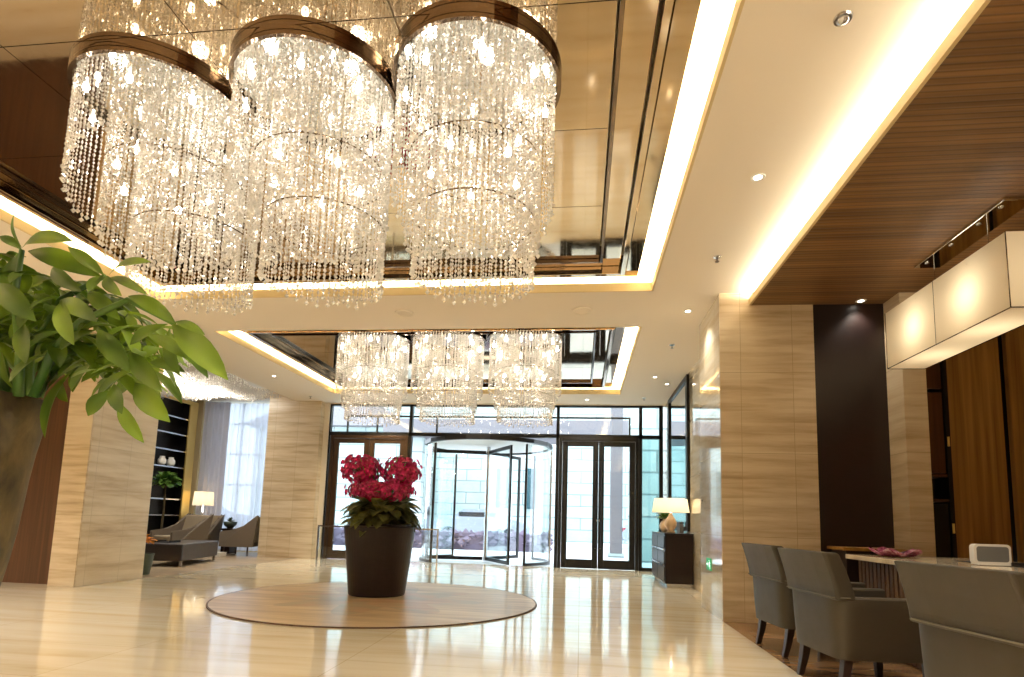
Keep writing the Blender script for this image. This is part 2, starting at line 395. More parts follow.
# recess boxes above the openings (bright coves) and stepped bronze mirror fields
rb = MB()
for (y0, y1) in (BIG, SML):
    x0, x1, a, b = TX0-.32, TX1+.32, y0-.32, y1+.32
    zt = 3.93
    rb.box(x0-.05, x0, a, b, ZC+TH, zt); rb.box(x1, x1+.05, a, b, ZC+TH, zt)
    rb.box(x0, x1, a-.05, a, ZC+TH, zt); rb.box(x0, x1, b, b+.05, ZC+TH, zt)
    rb.box(x0-.05, x1+.05, a-.05, b+.05, zt, zt+.05)
struct(rb.build('ceiling_cove', M_cove))
ZM = 3.74
for k, (y0, y1) in enumerate((BIG, SML)):
    t = thing('mirrored_ceiling_tray', ((TX0+TX1)/2, (y0+y1)/2, ZM),
              ('large bronze mirrored ceiling tray over the nearer row of crystal chandeliers' if k == 0 else 'smaller bronze mirrored ceiling tray above the far chandeliers by the entrance'), 'ceiling mirror')
    x0, x1, a, b = TX0+.19, TX1-.19, y0+.14, y1-.14
    def ring(mb, d0, d1, za, zb):
        mb.box(x0+d0, x0+d1, a+d0, b-d0, za, zb); mb.box(x1-d1, x1-d0, a+d0, b-d0, za, zb)
        mb.box(x0+d1, x1-d1, a+d0, a+d1, za, zb); mb.box(x0+d1, x1-d1, b-d1, b-d0, za, zb)
    m1 = MB(); ring(m1, 0, 0.14, ZM, 3.9); m1.build('outer_border', M_mirror, t, bevel=0.006)
    m2 = MB(); ring(m2, 0.15, 0.20, ZM-.055, 3.9); m2.build('dark_step', M_mirrord if k else M_mirror, t, bevel=.004)
    m3 = MB(); ring(m3, 0.21, 0.40, ZM+.035, 3.9); m3.build('inner_border', M_mirror, t, bevel=0.006)
    m5 = MB(); ring(m5, 0.40, 0.425, ZM-.02, 3.9); m5.build('bronze_bead', M_bronze, t)
    nx, ny = 4, (5 if k == 0 else 3)
    w_, h_ = (x1-x0-.87)/nx, (b-a-.87)/ny
    for i in range(nx):
        for j in range(ny):
            px, py = x0+.435+i*w_, a+.435+j*h_
            MB().box(px+.003, px+w_-.003, py+.003, py+h_-.003, ZM+.02, ZM+.04).build('mirror_panel', M_mirror, t)
    if k == 0:
        MB().box(x0+.42, x1-.42, 2.30, 2.42, ZM-.05, ZM+.05).build('cross_rib', M_mirrord, t, bevel=.004)
# wood ceiling panel over the consultation area
struct(MB().box(1.86, 6.2, -4.5, 6.62, 3.472, 3.50).build('ceiling_wood', M_wceil))
struct(MB().box(1.838, 1.862, -4.5, 6.5, 3.470, 3.550).build('trim_2', M_trimgold))
struct(MB().box(2.5, 2.55, -4.5, 6.51, 3.5, ZC+TH).build('trim_3', M_paint))
# lounge ceiling, higher
struct(MB().box(-10.2, X0, 6.9, 14.2, 3.86, 3.94).build('ceiling_lounge', M_paint))
struct(MB().box(-10.2, X0, -4.5, 6.9, ZC, ZC+TH).build('ceiling_left', M_paint))
struct(MB().box(X0-.05, X0, 7.87, 14.2, ZC, 3.86).build('trim_4', M_paint))
# walls
struct(MB().box(1.52, 2.52, 6.51, 6.95, 0, 3.62).build('wall_pillar_front', M_trav))
struct(MB().box(1.515, 1.9, 6.515, 7.61, 0, 3.62).build('wall_pillar_side', M_travg))
struct(MB().box(1.82, 2.0, 7.6, FY+.3, 0, 3.62).build('wall_right', M_travg))
struct(MB().box(2.5, 6.25, 6.6, 6.95, 3.466, 3.72).build('wall_back_head', M_panel))
struct(MB().box(2.52, 3.27, 6.515, 6.7, 0, 3.47).build('wall_dark_panel', M_panel))
struct(MB().box(3.25, 3.47, 6.2, 6.7, 0, 3.47).build('wall_stone_pier', M_trav))
struct(MB().box(3.47, 6.2, 6.75, 6.9, 0, 3.47).build('wall_back_recess', M_black))
struct(MB().box(6.0, 6.2, -4.5, 6.9, 0, 3.47).build('wall_far_right', M_wwall))
struct(MB().box(-10.4, 6.2, -4.7, -4.5, 0, 3.7).build('wall_rear', M_trav))
struct(MB().box(-10.4, -10.2, -4.5, 7.0, 0, 3.7).build('wall_left', M_trav))
struct(MB().box(-6.64, -6.29, 6.72, 7.85, 0, 3.62).build('wall_left_pillar', M_travm))
struct(MB().box(-6.66, -6.295, 6.70, 6.74, 0, 3.62).build('wall_left_pillar_face', M_trav))
struct(MB().box(-10.2, -6.64, 6.86, 7.0, 0, 3.86).build('wall_left_wood', M_wdark))
struct(MB().box(-7.30, -6.02, 12.60, FY+.1, 0, 3.86).build('wall_entrance_pillar', M_trav))
struct(MB().box(-6.02, -5.90, 12.80, FY+.1, 0, 3.62).build('trim_5', M_paint))
struct(MB().box(-10.2, -10.0, 7.0, 14.2, 0, 3.86).build('wall_lounge_left', M_greywall))
struct(MB().box(-10.0, -9.78, 13.75, 14.0, 0, 3.86).build('trim_6', M_trimgold))
struct(MB().box(-7.32, -7.12, 12.9, 14.2, 0, 3.86).build('wall_lounge_right', M_paint))
struct(MB().box(-10.2, -7.1, 14.1, 14.3, 0, 0.12).build('wall_lounge_sill', M_trimgold))
struct(MB().box(-10.2, -9.75, 14.1, 14.3, 0.12, 3.86).build('wall_lounge_far', M_paint))
struct(MB().box(-5.98, 1.82, FY-.05, FY+.1, 3.60, 3.75).build('wall_entrance_head', M_paint))
struct(MB().box(-10.2, 6.2, 12.9, 14.3, 3.94, 4.0).build('roof', M_paint))

# lounge window behind the curtain
win = MB()
for x in (-9.78, -8.9, -8.02, -7.14): win.box(x-.02, x+.02, 14.12, 14.17, .12, 3.86)
for z in (.14, .9, 1.7, 2.5, 3.3): win.box(-9.76, -7.12, 14.12, 14.17, z-.02, z+.02)
wf = struct(win.build('window_1', M_white))
struct(MB().box(-9.76, -7.12, 14.14, 14.15, .14, 3.84).build('window_glass', M_glass, wf))

# ------------------------------------------------------------------ entrance facade
fr = MB(); D0, D1 = FY-.05, FY+.06
for x, wv in ((-5.90, .07), (-3.93, .07), (-0.53, .07), (1.29, .07), (1.73, .08)):
    fr.box(x-wv/2, x+wv/2, D0, D1, 0, 3.60)
fr.box(-5.9, 1.73, D0, D1, 2.86, 2.94)
fr.box(-5.9, 1.73, D0, D1, 3.56, 3.60)
fr.box(1.29, 1.73, D0, D1, 0, .07)
entr = struct(fr.build('window_2', M_frame))
f2 = MB(); f2.box(-5.6, 1.1, FY+.3, FY+.34, 3.36, 3.40)
for x in (-5.6, -4.86, -3.4, 1.08): f2.box(x-.02, x+.02, FY+.3, FY+.34, 2.95, 3.4)
struct(f2.build('window_outer_rail', M_frame, entr))
for a, b in ((-5.86, -3.97), (-3.89, -.57), (-.49, 1.25), (1.33, 1.69)):
    struct(MB().box(a, b, FY-.003, FY+.003, 2.94, 3.56).build('window_glass', M_glass, entr))
struct(MB().box(1.33, 1.69, FY-.003, FY+.003, .07, 2.86).build('window_glass', M_tglass, entr))

def double_door(x0, x1, mat, label):
    t = thing('glazed_double_door', ((x0+x1)/2, FY, 0), label, 'door')
    MB().box(x0, x0+.07, FY-.06, FY+.06, 0, 2.86).box(x1-.07, x1, FY-.06, FY+.06, 0, 2.86).box(x0+.07, x1-.07, FY-.06, FY+.06, 2.79, 2.86).build('door_frame', mat, t, bevel=.004)
    mid = (x0+x1)/2
    for s, a, b in ((-1, x0+.075, mid-.004), (1, mid+.004, x1-.075)):
        st = .12
        l = MB().box(a, a+st, FY-.03, FY+.03, .01, 2.785).box(b-st, b, FY-.03, FY+.03, .01, 2.785).box(a+st, b-st, FY-.03, FY+.03, .01, .20).box(a+st, b-st, FY-.03, FY+.03, 2.68, 2.785).build('door_leaf', mat, t, bevel=.004)
        g = MB().box(a+st, b-st, FY-.003, FY+.003, .20, 2.68).build('door_glass', M_glass, l, off=tuple(t.location))
        hx = (b-.05) if s < 0 else (a+.05)
        h = MB().tube([(hx, FY-.03, .45), (hx, FY-.09, .45), (hx, FY-.09, 2.33), (hx, FY-.03, 2.33)], .014, 8).build('pull_handle', M_frame, l, off=tuple(t.location))
        MB().lathe([(0, 0), (.02, 0), (.02, .012), (0, .012)], (0, 0, 0), 12).build('lock', M_chrome, l, off=(0, 0, 0)).location = (0, 0, 0)
    return t
def double_door_locks(t):
    for c in list(bpy.data.objects):
        if c.name.startswith('lock') and c.parent is not None and c.parent.parent is t:
            k = c.parent
            xs = [v.co.x for v in k.data.vertices]
            c.rotation_euler = (PI/2, 0, 0)
            c.location = ((max(xs)-.03) if max(xs) < .2 and min(xs) < -.3 else (min(xs)+.03), -.035, 1.05)
dA = double_door(-5.84, -3.97, M_bframe, 'bronze framed glass double door at the left of the entrance, behind the flower pot')
dB = double_door(-0.49, 1.25, M_frame, 'black framed glass double door to the right of the revolving door')
double_door_locks(dA); double_door_locks(dB)

# revolving door
cx, cy, R_ = -2.28, FY+1.17, 1.55
t = thing('revolving_door', (cx, cy, 0), 'large glass revolving door in the middle of the entrance wall', 'door')
def arc(a0, a1, r, n=18): return [(cx+r*math.cos(math.radians(a0+(a1-a0)*i/n)), cy+r*math.sin(math.radians(a0+(a1-a0)*i/n))) for i in range(n+1)]
def wall_arc(name, mat, a0, a1, r0_, r1_, z0, z1, par):
    m = MB(); A, B = arc(a0, a1, r0_), arc(a0, a1, r1_)
    for i in range(len(A)-1):
        b = len(m.v)
        for z in (z0, z1):
            for p in (A[i], A[i+1], B[i+1], B[i]): m.v.append((p[0], p[1], z))
        m.f += [tuple(b+q for q in f) for f in ((0, 3, 2, 1), (4, 5, 6, 7), (0, 1, 5, 4), (2, 3, 7, 6), (3, 0, 4, 7), (1, 2, 6, 5))]
    return m.build(name, mat, par, off=(cx, cy, 0))
wall_arc('canopy_ring', M_frame, 0, 360, R_-.06, R_+.03, 2.76, 2.85, t)
MB().lathe([(0, 2.80), (R_-.07, 2.80), (R_-.07, 2.84), (0, 2.84)], (cx, cy, 0), 48).build('canopy_ceiling', M_white, t)
for a0, a1 in ((-47, 47), (133, 227)):
    g = wall_arc('curved_side_wall', M_glass, a0, a1, R_-.006, R_+.006, .06, 2.72, t)
    wall_arc('base_rail', M_frame, a0, a1, R_-.03, R_+.03, 0, .06, t)
    for a in (a0, a1, (a0+a1)/2):
        p = arc(a, a, R_, 1)[0]; MB().box(p[0]-.025, p[0]+.025, p[1]-.025, p[1]+.025, .0, 2.72).build('side_post', M_chrome if a == (a0+a1)/2 else M_frame, t)
MB().tube([(cx, cy, 0), (cx, cy, 2.78)], .05, 12).build('centre_shaft', M_chrome, t)
for ang in (-60, 63, 190):
    u = Vector((math.cos(math.radians(ang)), math.sin(math.radians(ang)), 0)); v = Vector((-u.y, u.x, 0))
    rr = R_-.10
    def slab(mb, r0_, r1_, z0, z1, th=.02):
        b = len(mb.v); c = Vector((cx, cy, 0))
        for z in (z0, z1):
            for r, s in ((r0_, -1), (r1_, -1), (r1_, 1), (r0_, 1)):
                q = c+u*r+v*th*s; mb.v.append((q.x, q.y, z))
        mb.f += [tuple(b+q for q in f) for f in ((0, 3, 2, 1), (4, 5, 6, 7), (0, 1, 5, 4), (1, 2, 6, 5), (2, 3, 7, 6), (3, 0, 4, 7))]
    m = MB(); slab(m, .06, rr, .02, .10); slab(m, .06, rr, 2.60, 2.68); slab(m, rr-.07, rr, .10, 2.60);
    wing = m.build('door_wing', M_frame, t)
    m = MB(); slab(m, .06, rr-.07, .10, 2.60, .004); m.build('wing_glass', M_glass, wing, off=(cx, cy, 0))
# glass barrier in front of the left door
t = thing('glass_barrier', (-4.4, 12.3, 0), 'low glass barrier rail in front of the left entrance doors', 'barrier')
MB().box(-5.75, -3.02, 12.28, 12.32, .735, .765).build('top_rail', M_chrome, t)
for x in (-5.74, -4.4, -3.04): MB().box(x-.016, x+.016, 12.284, 12.316, 0, .735).build('post', M_chrome, t)
for a, b in ((-5.72, -4.42), (-4.38, -3.06)): MB().box(a, b, 12.296, 12.304, .06, .72).build('glass_panel', M_glass, t)

# ------------------------------------------------------------------ outside
struct(MB().box(-30, 26, FY+.12, 60, -.14, -.02).build('ground_forecourt', M_out))
t = thing('white_building', (0, 30, 0), 'white stone clad building across the forecourt with teal windows', 'building')
MB().box(-16, 22, 30, 34, -.02, 11).build('wall', M_outwall, t)
for x, ww in ((-4.4, .65), (-2.9, .8), (3.6, 1.0), (6.5, 1.2), (-8.5, .8)):
    MB().box(x, x+ww, 29.9, 30.05, 1.6, 3.7).build('window', M_outwin, t)
t = thing('grey_roofed_house', (-10, 26, 0), 'house with a dark sloping roof far beyond the left doors', 'building')
MB().box(-15, -8.2, 25, 28, -.02, 5.0).build('wall', M_outwall, t)
m = MB(); m.v = [(-15.5, 24.5, 5.0), (-7.6, 24.5, 5.0), (-7.6, 28.5, 5.0), (-15.5, 28.5, 5.0), (-12.6, 26.5, 7.0), (-10.8, 26.5, 7.0)]
m.f = [(0, 1, 5, 4), (1, 2, 5), (2, 3, 4, 5), (3, 0, 4), (0, 3, 2, 1)]; m.build('roof', M_roof, t)
rf = thing('entrance_canopy', (-2, 22, 0), 'grey flat canopy roof seen through the upper windows', 'canopy')
MB().box(-7.5, 12, 21, 24, 4.2, 4.7).build('canopy_slab', M_roof, rf)
for x in (-6.5, 4.5, 11): MB().box(x-.2, x+.2, 22.3, 22.7, -.02, 4.2).build('column', M_outwall, rf)
t = thing('grey_column', (1.08, 18, 0), 'tall grey column standing outside behind the right hand doors', 'column')
MB().box(.90, 1.26, 17.8, 18.2, .1, 5.2).build('shaft', M_roof, t, bevel=.01); MB().box(.85, 1.31, 17.75, 18.25, -.02, .1).build('plinth', M_outwall, t)
o = MB().box(1.30, 3.2, 16.0, 16.3, -.02, 4.4).build('stone_screen_wall', M_outwall, off=(1.3, 16, 0)); tag(o, 'pale stone screen wall outside the narrow right hand glass', 'wall')
# low hedge
random.seed(4)
hd = MB()
for i in range(420):
    x = random.uniform(-11.5, -1.0); y = random.uniform(19.0, 19.8); z = random.uniform(.1, .55)
    hd.bead(x, y, z, random.uniform(.12, .22), random.uniform(.2, .35), random.random()*3, 5)
hd.box(-11.5, -1.0, 19.15, 19.65, -.02, .55)
tag(hd.build('clipped_hedge', M_hedge), 'low dark hedge across the forecourt behind the revolving door', 'hedge')
def car(loc, label, mat):
    t = thing('parked_car', loc, label, 'car', None)
    x, y, z = loc
    prof = [(-2.1, .35), (-2.15, .7), (-1.95, .92), (-1.3, 1.0), (-.75, 1.42), (.6, 1.45), (1.3, 1.0), (2.0, .85), (2.15, .6), (2.1, .3)]
    m = MB(); b = 0
    for s in (-.85, .85):
        for px, pz in prof: m.v.append((x+px, y+s*(1 if pz < 1.2 else .8), z+pz))
    n = len(prof)
    for i in range(n):
        j = (i+1) % n; m.f.append((i, j, n+j, n+i))
    m.f += [tuple(range(n)), tuple(reversed(range(n, 2*n)))]
    m.build('body', mat, t, bevel=.04)
    m = MB(); m.box(x-.95, x+.75, y-.80, y+.80, z+1.03, z+1.33); m.build('side_window', M_carglass, t, bevel=.03)
    for px in (-1.35, 1.35):
        for s in (-.86, .86):
            MB().tube([(x+px, y+s-.1, z+.33), (x+px, y+s+.1, z+.33)], .33, 20).build('wheel', M_black, t)
    for s in (-.6, .6): MB().box(x-2.17, x-2.05, y+s-.15, y+s+.15, z+.68, z+.84).build('tail_lamp', M_red, t)
    return t
c1 = car((3.9, 24.5, -.02), 'pale silver car parked outside the right hand doors', M_car)
c2 = car((-4.5, 26.5, -.02), 'silver car parked beyond the hedge outside', M_car)
c3 = car((-14.0, 19.0, -.02), 'silver car outside the left entrance doors', M_car)

# ------------------------------------------------------------------ chandeliers
def chandelier(label, group, dx=0.0, dy=.09):
    random.seed(11)
    T = thing('crystal_chandelier', (0, 0, 0), label, 'chandelier', group)
    zt = 0.0
    MB().lathe([(.505, zt-.06), (.53, zt-.06), (.53, zt-.034), (.522, zt-.031), (.53, zt-.028), (.53, zt), (.505, zt), (.505, zt-.06)], (0, 0, 0), 72).build('crown_ring', M_bronze, T, smooth=False)
    MB().lathe([(0, zt-.012), (.5, zt-.012), (.5, zt-.002), (0, zt-.002)], (0, 0, 0), 48).build('mounting_plate', M_clearmirror, T)
    tiers = [  # radius, strands, top z, bottom near, bottom far, centre dx, dy
        (.49, 78, zt-.05, -.50, -.95, 0, 0),
        (.41, 60, zt-.02, -.86, -1.16, dx*.6, .04),
        (.375, 66, zt-.02, -1.28, -1.28, dx, dy),
        (.22, 26, zt-.02, -.95, -1.0, dx*.6, .05),
    ]
    for ti, (r, n, z1, zn, zf, ox, oy) in enumerate(tiers):
        m = MB()
        for k in range(n):
            a = 2*PI*k/n; x, y = ox+r*math.cos(a), oy+r*math.sin(a)
            f = (0.5+0.5*math.sin(a))**.4
            zb = zn+(zf-zn)*f + (0.035 if k % 2 else 0) + random.uniform(-.01, .01)
            z = z1-random.uniform(0, .02)
            while z > zb+.02:
                h = random.choice((.026, .026, .04)); rr = random.uniform(.008, .0112)
                m.bead(x+random.uniform(-.002, .002), y+random.uniform(-.002, .002), z-h/2, rr, h, random.random()*3); z -= h*.97
            m.bead(x, y, z-.016, .016, .036, random.random()*3, 6)
        o = m.build('crystal_curtain', M_crystal, T); o['kind'] = 'stuff'
    # thin hoops carrying the lower tiers
    for r, ox, oy, z in ((.41, dx*.6, .04, -.55), (.375, dx, dy, -.9)):
        m = MB(); m.tube([(ox+r*math.cos(2*PI*k/40), oy+r*math.sin(2*PI*k/40), z) for k in range(41)], .004, 6); m.build('tier_hoop', M_bronze, T)
    for k in range(8):
        a = 2*PI*k/8+.25; x, y = .44*math.cos(a), .44*math.sin(a)
        MB().tube([(x, y, -.10), (x, y, -.14)], .006, 6).lathe([(0, -.195), (.014, -.19), (.021, -.17), (.016, -.145), (.008, -.135)], (x, y, 0), 10).build('bulb', M_bulb, T)
    for k in range(5):
        a = 2*PI*k/5+.6; x, y = .29*math.cos(a), .05+.29*math.sin(a)
        MB().tube([(x, y, -.53), (x, y, -.56)], .004, 5).lathe([(0, -.615), (.014, -.61), (.021, -.59), (.016, -.565), (.006, -.555)], (x, y, 0), 10).build('bulb', M_bulb, T)
    for (x, y, z, e) in ((.30, -.1, -.30, 2.6), (-.30, -.1, -.30, 2.6), (dx, .3, -.45, 2.6), (dx, 0.05, -.85, 3.4)):
        light('chandelier_lamp', 'POINT', (x, y, z), e, (1, .93, .80), parent=T, shadow_soft_size=.05)
    return T
CH = chandelier('crystal chandelier in the near row, rightmost of three under the large tray', 'chandeliers of the near row')
CH.location = (-.69, 3.30, ZM+.02)
C2 = chandelier('crystal chandelier in the near row, middle one of three under the large tray', 'chandeliers of the near row', .08, .09)
C2.location = (-1.76, 3.32, ZM+.02)
C3 = chandelier('crystal chandelier in the near row, leftmost of three beside the tree leaves', 'chandeliers of the near row', .21, .16)
C3.location = (-2.87, 3.34, ZM+.02)
for x, lb in ((-3.24, 'leftmost'), (-2.05, 'middle'), (-.86, 'rightmost')):
    c = copy_tree(CH, (x, 8.45, ZM+.02), 'crystal chandelier over the entrance, %s of the far row of three' % lb)
    c['group'] = 'chandeliers of the far row'; c.scale = (1.10, 1.10, 1.0)
# lounge crystal ceiling
random.seed(3)
T = thing('crystal_ceiling_canopy', (-8.0, 10.6, 3.84), 'field of short hanging crystals covering the lounge ceiling', 'ceiling light')
m = MB()
for i in range(70):
    for j in range(46):
        x = -9.6+i*.042+random.uniform(-.01, .01); y = 9.2+j*.062+random.uniform(-.02, .02)
        zb = 3.52+.05*math.sin(x*5+1)*math.cos(y*4)+random.uniform(-.03, .03)
        m.bead(x, y, zb+.02, .016, .05, random.random()*3); m.bead(x, y, zb+.07, .012, .05, random.random()*3)
o = m.build('hanging_crystals', M_crystal, T); o['kind'] = 'stuff'
MB().box(-9.7, -6.68, 9.1, 12.1, 3.81, 3.86).build('mounting_plate', M_white, T)
for i in range(3): light('crystal_field_lamp', 'AREA', (-8.1, 9.8+.9*i, 3.79), 26, (1, .94, .85), size=.9)

# ------------------------------------------------------------------ ceiling fittings
def downlight(x, y, z, label, group, power=28, spot=1.9):
    t = thing('recessed_downlight', (x, y, z), label, 'downlight', group)
    MB().lathe([(.032, -.004), (.05, -.006), (.054, -.001), (.054, 0), (.032, 0), (.032, -.004)], (x, y, z), 24).build('trim_ring', M_white, t)
    MB().lathe([(0, -.004), (.031, -.004), (.031, -.001), (0, -.001)], (x, y, z), 24).build('lamp_lens', M_down, t)
    light('downlight_beam', 'SPOT', (0, 0, -.02), power*1.6, (1, .93, .80), parent=t, spot_size=spot, spot_blend=.8, shadow_soft_size=.04)
G = 'recessed ceiling downlights'
for x, y, lb in ((1.287, 4.26, 'small lit downlight in the white ceiling between the tray and the wood panel'),
                 (1.275, 7.06, 'small lit downlight in the ceiling just left of the stone pillar top'),
                 (1.572, 10.87, 'tiny lit downlight near the wall mirror, nearer the wall'),
                 (1.286, 10.34, 'tiny lit downlight near the wall mirror, further from the wall'),
                 (-5.90, 10.26, 'small lit downlight left of the far ceiling tray')):
    downlight(x, y, ZC, lb, G, 60 if y > 9 else 30)
downlight(2.98, 6.42, 3.472, 'lit downlight in the wood ceiling before the dark wall panel', G, 10)
for i, (x, y) in enumerate(((1.3, -2), (-2.3, -2.2), (-5.9, -2), (-5.9, 2.5), (1.3, 1.0), (-7.8, 3.5))):  # unseen spots without fittings, added as general fill for the lobby
    light('room_fill_spot', 'SPOT', (x, y, ZC-.03), 300, (1, .95, .86), spot_size=2.2, spot_blend=.8, shadow_soft_size=.05)
for x, y in ((4.2, 0.5), (3.6, 3.0)):  # weaker fill spots added over the consultation area, no fittings
    light('room_fill_spot', 'SPOT', (x, y, 3.44), 30, (1, .86, .66), spot_size=1.9, spot_blend=.8, shadow_soft_size=.05)
for i, (x, y) in enumerate(((-4.6, 12.3), (-2.3, 12.3), (0.1, 12.3))):  # extra downlights added to brighten the floor near the facade
    downlight(x, y, ZC, ('added fill downlight in the ceiling above the left entrance doors', 'added fill downlight in the ceiling above the revolving door', 'added fill downlight in the ceiling above the right entrance doors')[i], G, 70)
def sprinkler(x, y, label):
    t = thing('fire_sprinkler', (x, y, ZC), label, 'sprinkler', 'ceiling sprinklers')
    MB().lathe([(.0, -.008), (.035, -.006), (.04, 0), (0, 0)], (x, y, ZC), 20).build('escutcheon', M_chrome, t)
    MB().lathe([(0, -.05), (.022, -.05), (.022, -.046), (.006, -.044), (.008, -.02), (.006, -.006), (0, -.006)], (x, y, ZC), 12).build('sprinkler_head', M_bronze, t)
for x, y, lb in ((1.289, 5.59, 'small chrome sprinkler in the ceiling near the lit wood edge'), (1.294, 8.44, 'small dark sprinkler in the ceiling before the wall mirror'),
                 (1.282, 12.1, 'tiny sprinkler in the ceiling close to the entrance wall'), (-6.05, 12.1, 'tiny sprinkler in the ceiling left of the far tray corner')):
    sprinkler(x, y, lb)
t = thing('ceiling_camera', (1.303, 2.868, ZC), 'round chrome dome fitting in the ceiling at the top edge', 'dome fitting')
MB().lathe([(.042, -.010), (.046, -.001), (.0, -.001)], (1.303, 2.868, ZC), 28).build('base_ring', M_chrome, t)
MB().lathe([(0, -.032), (.015, -.03), (.028, -.02), (.034, -.01), (0, -.01)], (1.303, 2.868, ZC), 24).build('dome', M_chrome, t, smooth=True)
for x, lb in ((-2.297, 'round pale ceiling speaker between the two trays, left one'), (-.02, 'round pale ceiling speaker between the two trays, right one')):
    t = thing('ceiling_speaker', (x, 6.98, ZC), lb, 'speaker', 'ceiling speakers')
    MB().lathe([(.10, -.016), (.115, -.018), (.122, -.001), (.10, -.001), (.10, -.016)], (x, 6.98, ZC), 32).build('rim', M_paint, t)
    MB().lathe([(0, -.001), (.099, -.001), (.099, -.012), (0, -.013)], (x, 6.98, ZC), 32).build('grille', M_paint, t)

# ------------------------------------------------------------------ floor medallion, flower pot
MC = (-2.38, 6.93)
t = thing('floor_medallion', (MC[0], MC[1], 0), 'large round brown medallion on the polished floor under the flower pot', 'medallion')
MB().lathe([(0, .001), (1.865, .001), (1.865, .012), (0, .012)], (MC[0], MC[1], 0), 96).build('inlay_disc', M_medal, t)
MB().lathe([(1.866, .001), (1.885, .001), (1.885, .013), (1.866, .013), (1.866, .001)], (MC[0], MC[1], 0), 96).build('border_ring', M_wslat, t)
PC = (-2.56, 7.27, .013)
t = thing('flower_pot', PC, 'tall dark brown pot of crimson flowers in the middle of the lobby', 'potted plant')
MB().lathe([(0, 0), (.345, 0), (.355, .02), (.452, .845), (.452, .86), (.40, .865), (.40, .895), (.385, .895), (.38, .82), (0, .82)], PC, 56).build('pot', M_pot, t, smooth=False, bevel=0)
MB().lathe([(0, .80), (.355, .80), (.355, .84), (0, .86)], PC, 32).build('soil', M_soil, t)
random.seed(21)
m = MB()
for i in range(210):
    a = random.uniform(0, 2*PI); rr = random.uniform(.02, .22); zz = random.uniform(.86, 1.12)
    b = (PC[0]+rr*math.cos(a), PC[1]+rr*math.sin(a), PC[2]+zz)
    L = random.uniform(.26, .42); el = random.uniform(-.5, .75)
    tip = (b[0]+L*math.cos(a)*math.cos(el), b[1]+L*math.sin(a)*math.cos(el), b[2]+L*math.sin(el)-.06)
    m.leaf(b, tip, random.uniform(.13, .19), (math.cos(a)*-.3, math.sin(a)*-.3, 1), .14)
m.build('foliage', M_leafd, t, smooth=True)
def blossoms(m, c, n, rx, ry, rz):
    for i in range(n):
        while True:
            q = [random.uniform(-1, 1) for _ in range(3)]
            if 0.25 < sum(v*v for v in q) < 1: break
        x, y, z = c[0]+q[0]*rx, c[1]+q[1]*ry, c[2]+q[2]*rz
        d = Vector((q[0], q[1]-.3, q[2]*.6+.1)).normalized(); a = Vector((0, 0, 1)); u = d.cross(a).normalized(); v = d.cross(u)
        s_ = random.uniform(.028, .046)
        for k in range(5):
            an = 2*PI*k/5+random.random()*.3; p = u*math.cos(an)+v*math.sin(an)
            b = Vector((x, y, z)); tp = b+p*s_+d*s_*.35
            m.leaf(b, tp, s_*.95, d, .05, 3, .1)
for c, n, rx, ry, rz in (((-2.84, 7.2, 1.60), 260, .28, .24, .19), ((-2.30, 7.2, 1.59), 260, .28, .24, .19), ((-2.55, 7.12, 1.32), 360, .46, .30, .12)):
    m = MB(); blossoms(m, c, n, rx, ry, rz); m.build('flower_cluster', M_petal, t, smooth=True)
m = MB()
for i in range(26):
    a = random.uniform(0, 2*PI); s_ = random.choice((-1, 1))
    m.tube([(PC[0]+.08*math.cos(a), PC[1]+.08*math.sin(a), .85), (PC[0]+s_*.12+.06*math.cos(a), PC[1]+.1*math.sin(a), 1.3), (PC[0]+s_*.26+.2*math.cos(a), 7.2+.15*math.sin(a), 1.66+.1*math.sin(a*3))], .006, 5)
m.build('stem', M_leafm, t)

# ------------------------------------------------------------------ foreground money tree
TX, TY = -1.575, 1.33
t = thing('money_tree', (TX, TY, 0), 'broad leafed green tree with a thick trunk close by at the left edge', 'tree')
MB().lathe([(0, 0), (.21, 0), (.23, .02), (.27, .36), (.28, .38), (.25, .38), (.24, .33), (0, .33)], (TX-.16, TY, 0), 40).build('pot', M_pot, t)
m = MB(); pts = []; rad = []
random.seed(8)
for i in range(15):
    f = i/14; pts.append((TX-.16+.17*f+.006*math.sin(f*9), TY, .30+f*1.0)); rad.append(.135-.0*f+.006*math.sin(f*13)+(.03*(1-f)**3))
rad[-1] = .128
m.tube(pts, rad, 20); m.build('trunk', M_trunk, t, smooth=True)
def unp(px, py, Y):
    d = rt*((px-PX)/F) - up*((py-PY)/F) + fw
    k = Y/d.y; return Vector((d.x*k, Y, 1+d.z*k))
br = [[(28, 396, 1.33), (30, 350, 1.32), (60, 300, 1.30), (105, 276, 1.28)], [(34, 396, 1.30), (52, 352, 1.28), (80, 322, 1.25), (128, 300, 1.22), (174, 324, 1.2)],
      [(18, 396, 1.30), (20, 350, 1.27), (14, 300, 1.25), (22, 250, 1.25)], [(38, 396, 1.33), (56, 370, 1.34), (84, 345, 1.36), (140, 360, 1.4)],
      [(8, 396, 1.36), (0, 340, 1.4), (-30, 300, 1.45)], [(24, 396, 1.38), (40, 340, 1.45), (88, 292, 1.5)]]
for b in br:
    MB().tube([unp(*q) for q in b], [.013, .010, .008, .006][:len(b)] if len(b) == 4 else ([.013, .011, .009, .007, .005] if len(b) == 5 else [.013, .009, .006]), 7).build('branch', M_leafm, t, smooth=True)
m = MB()
TOC = Vector((0, -1, .35))
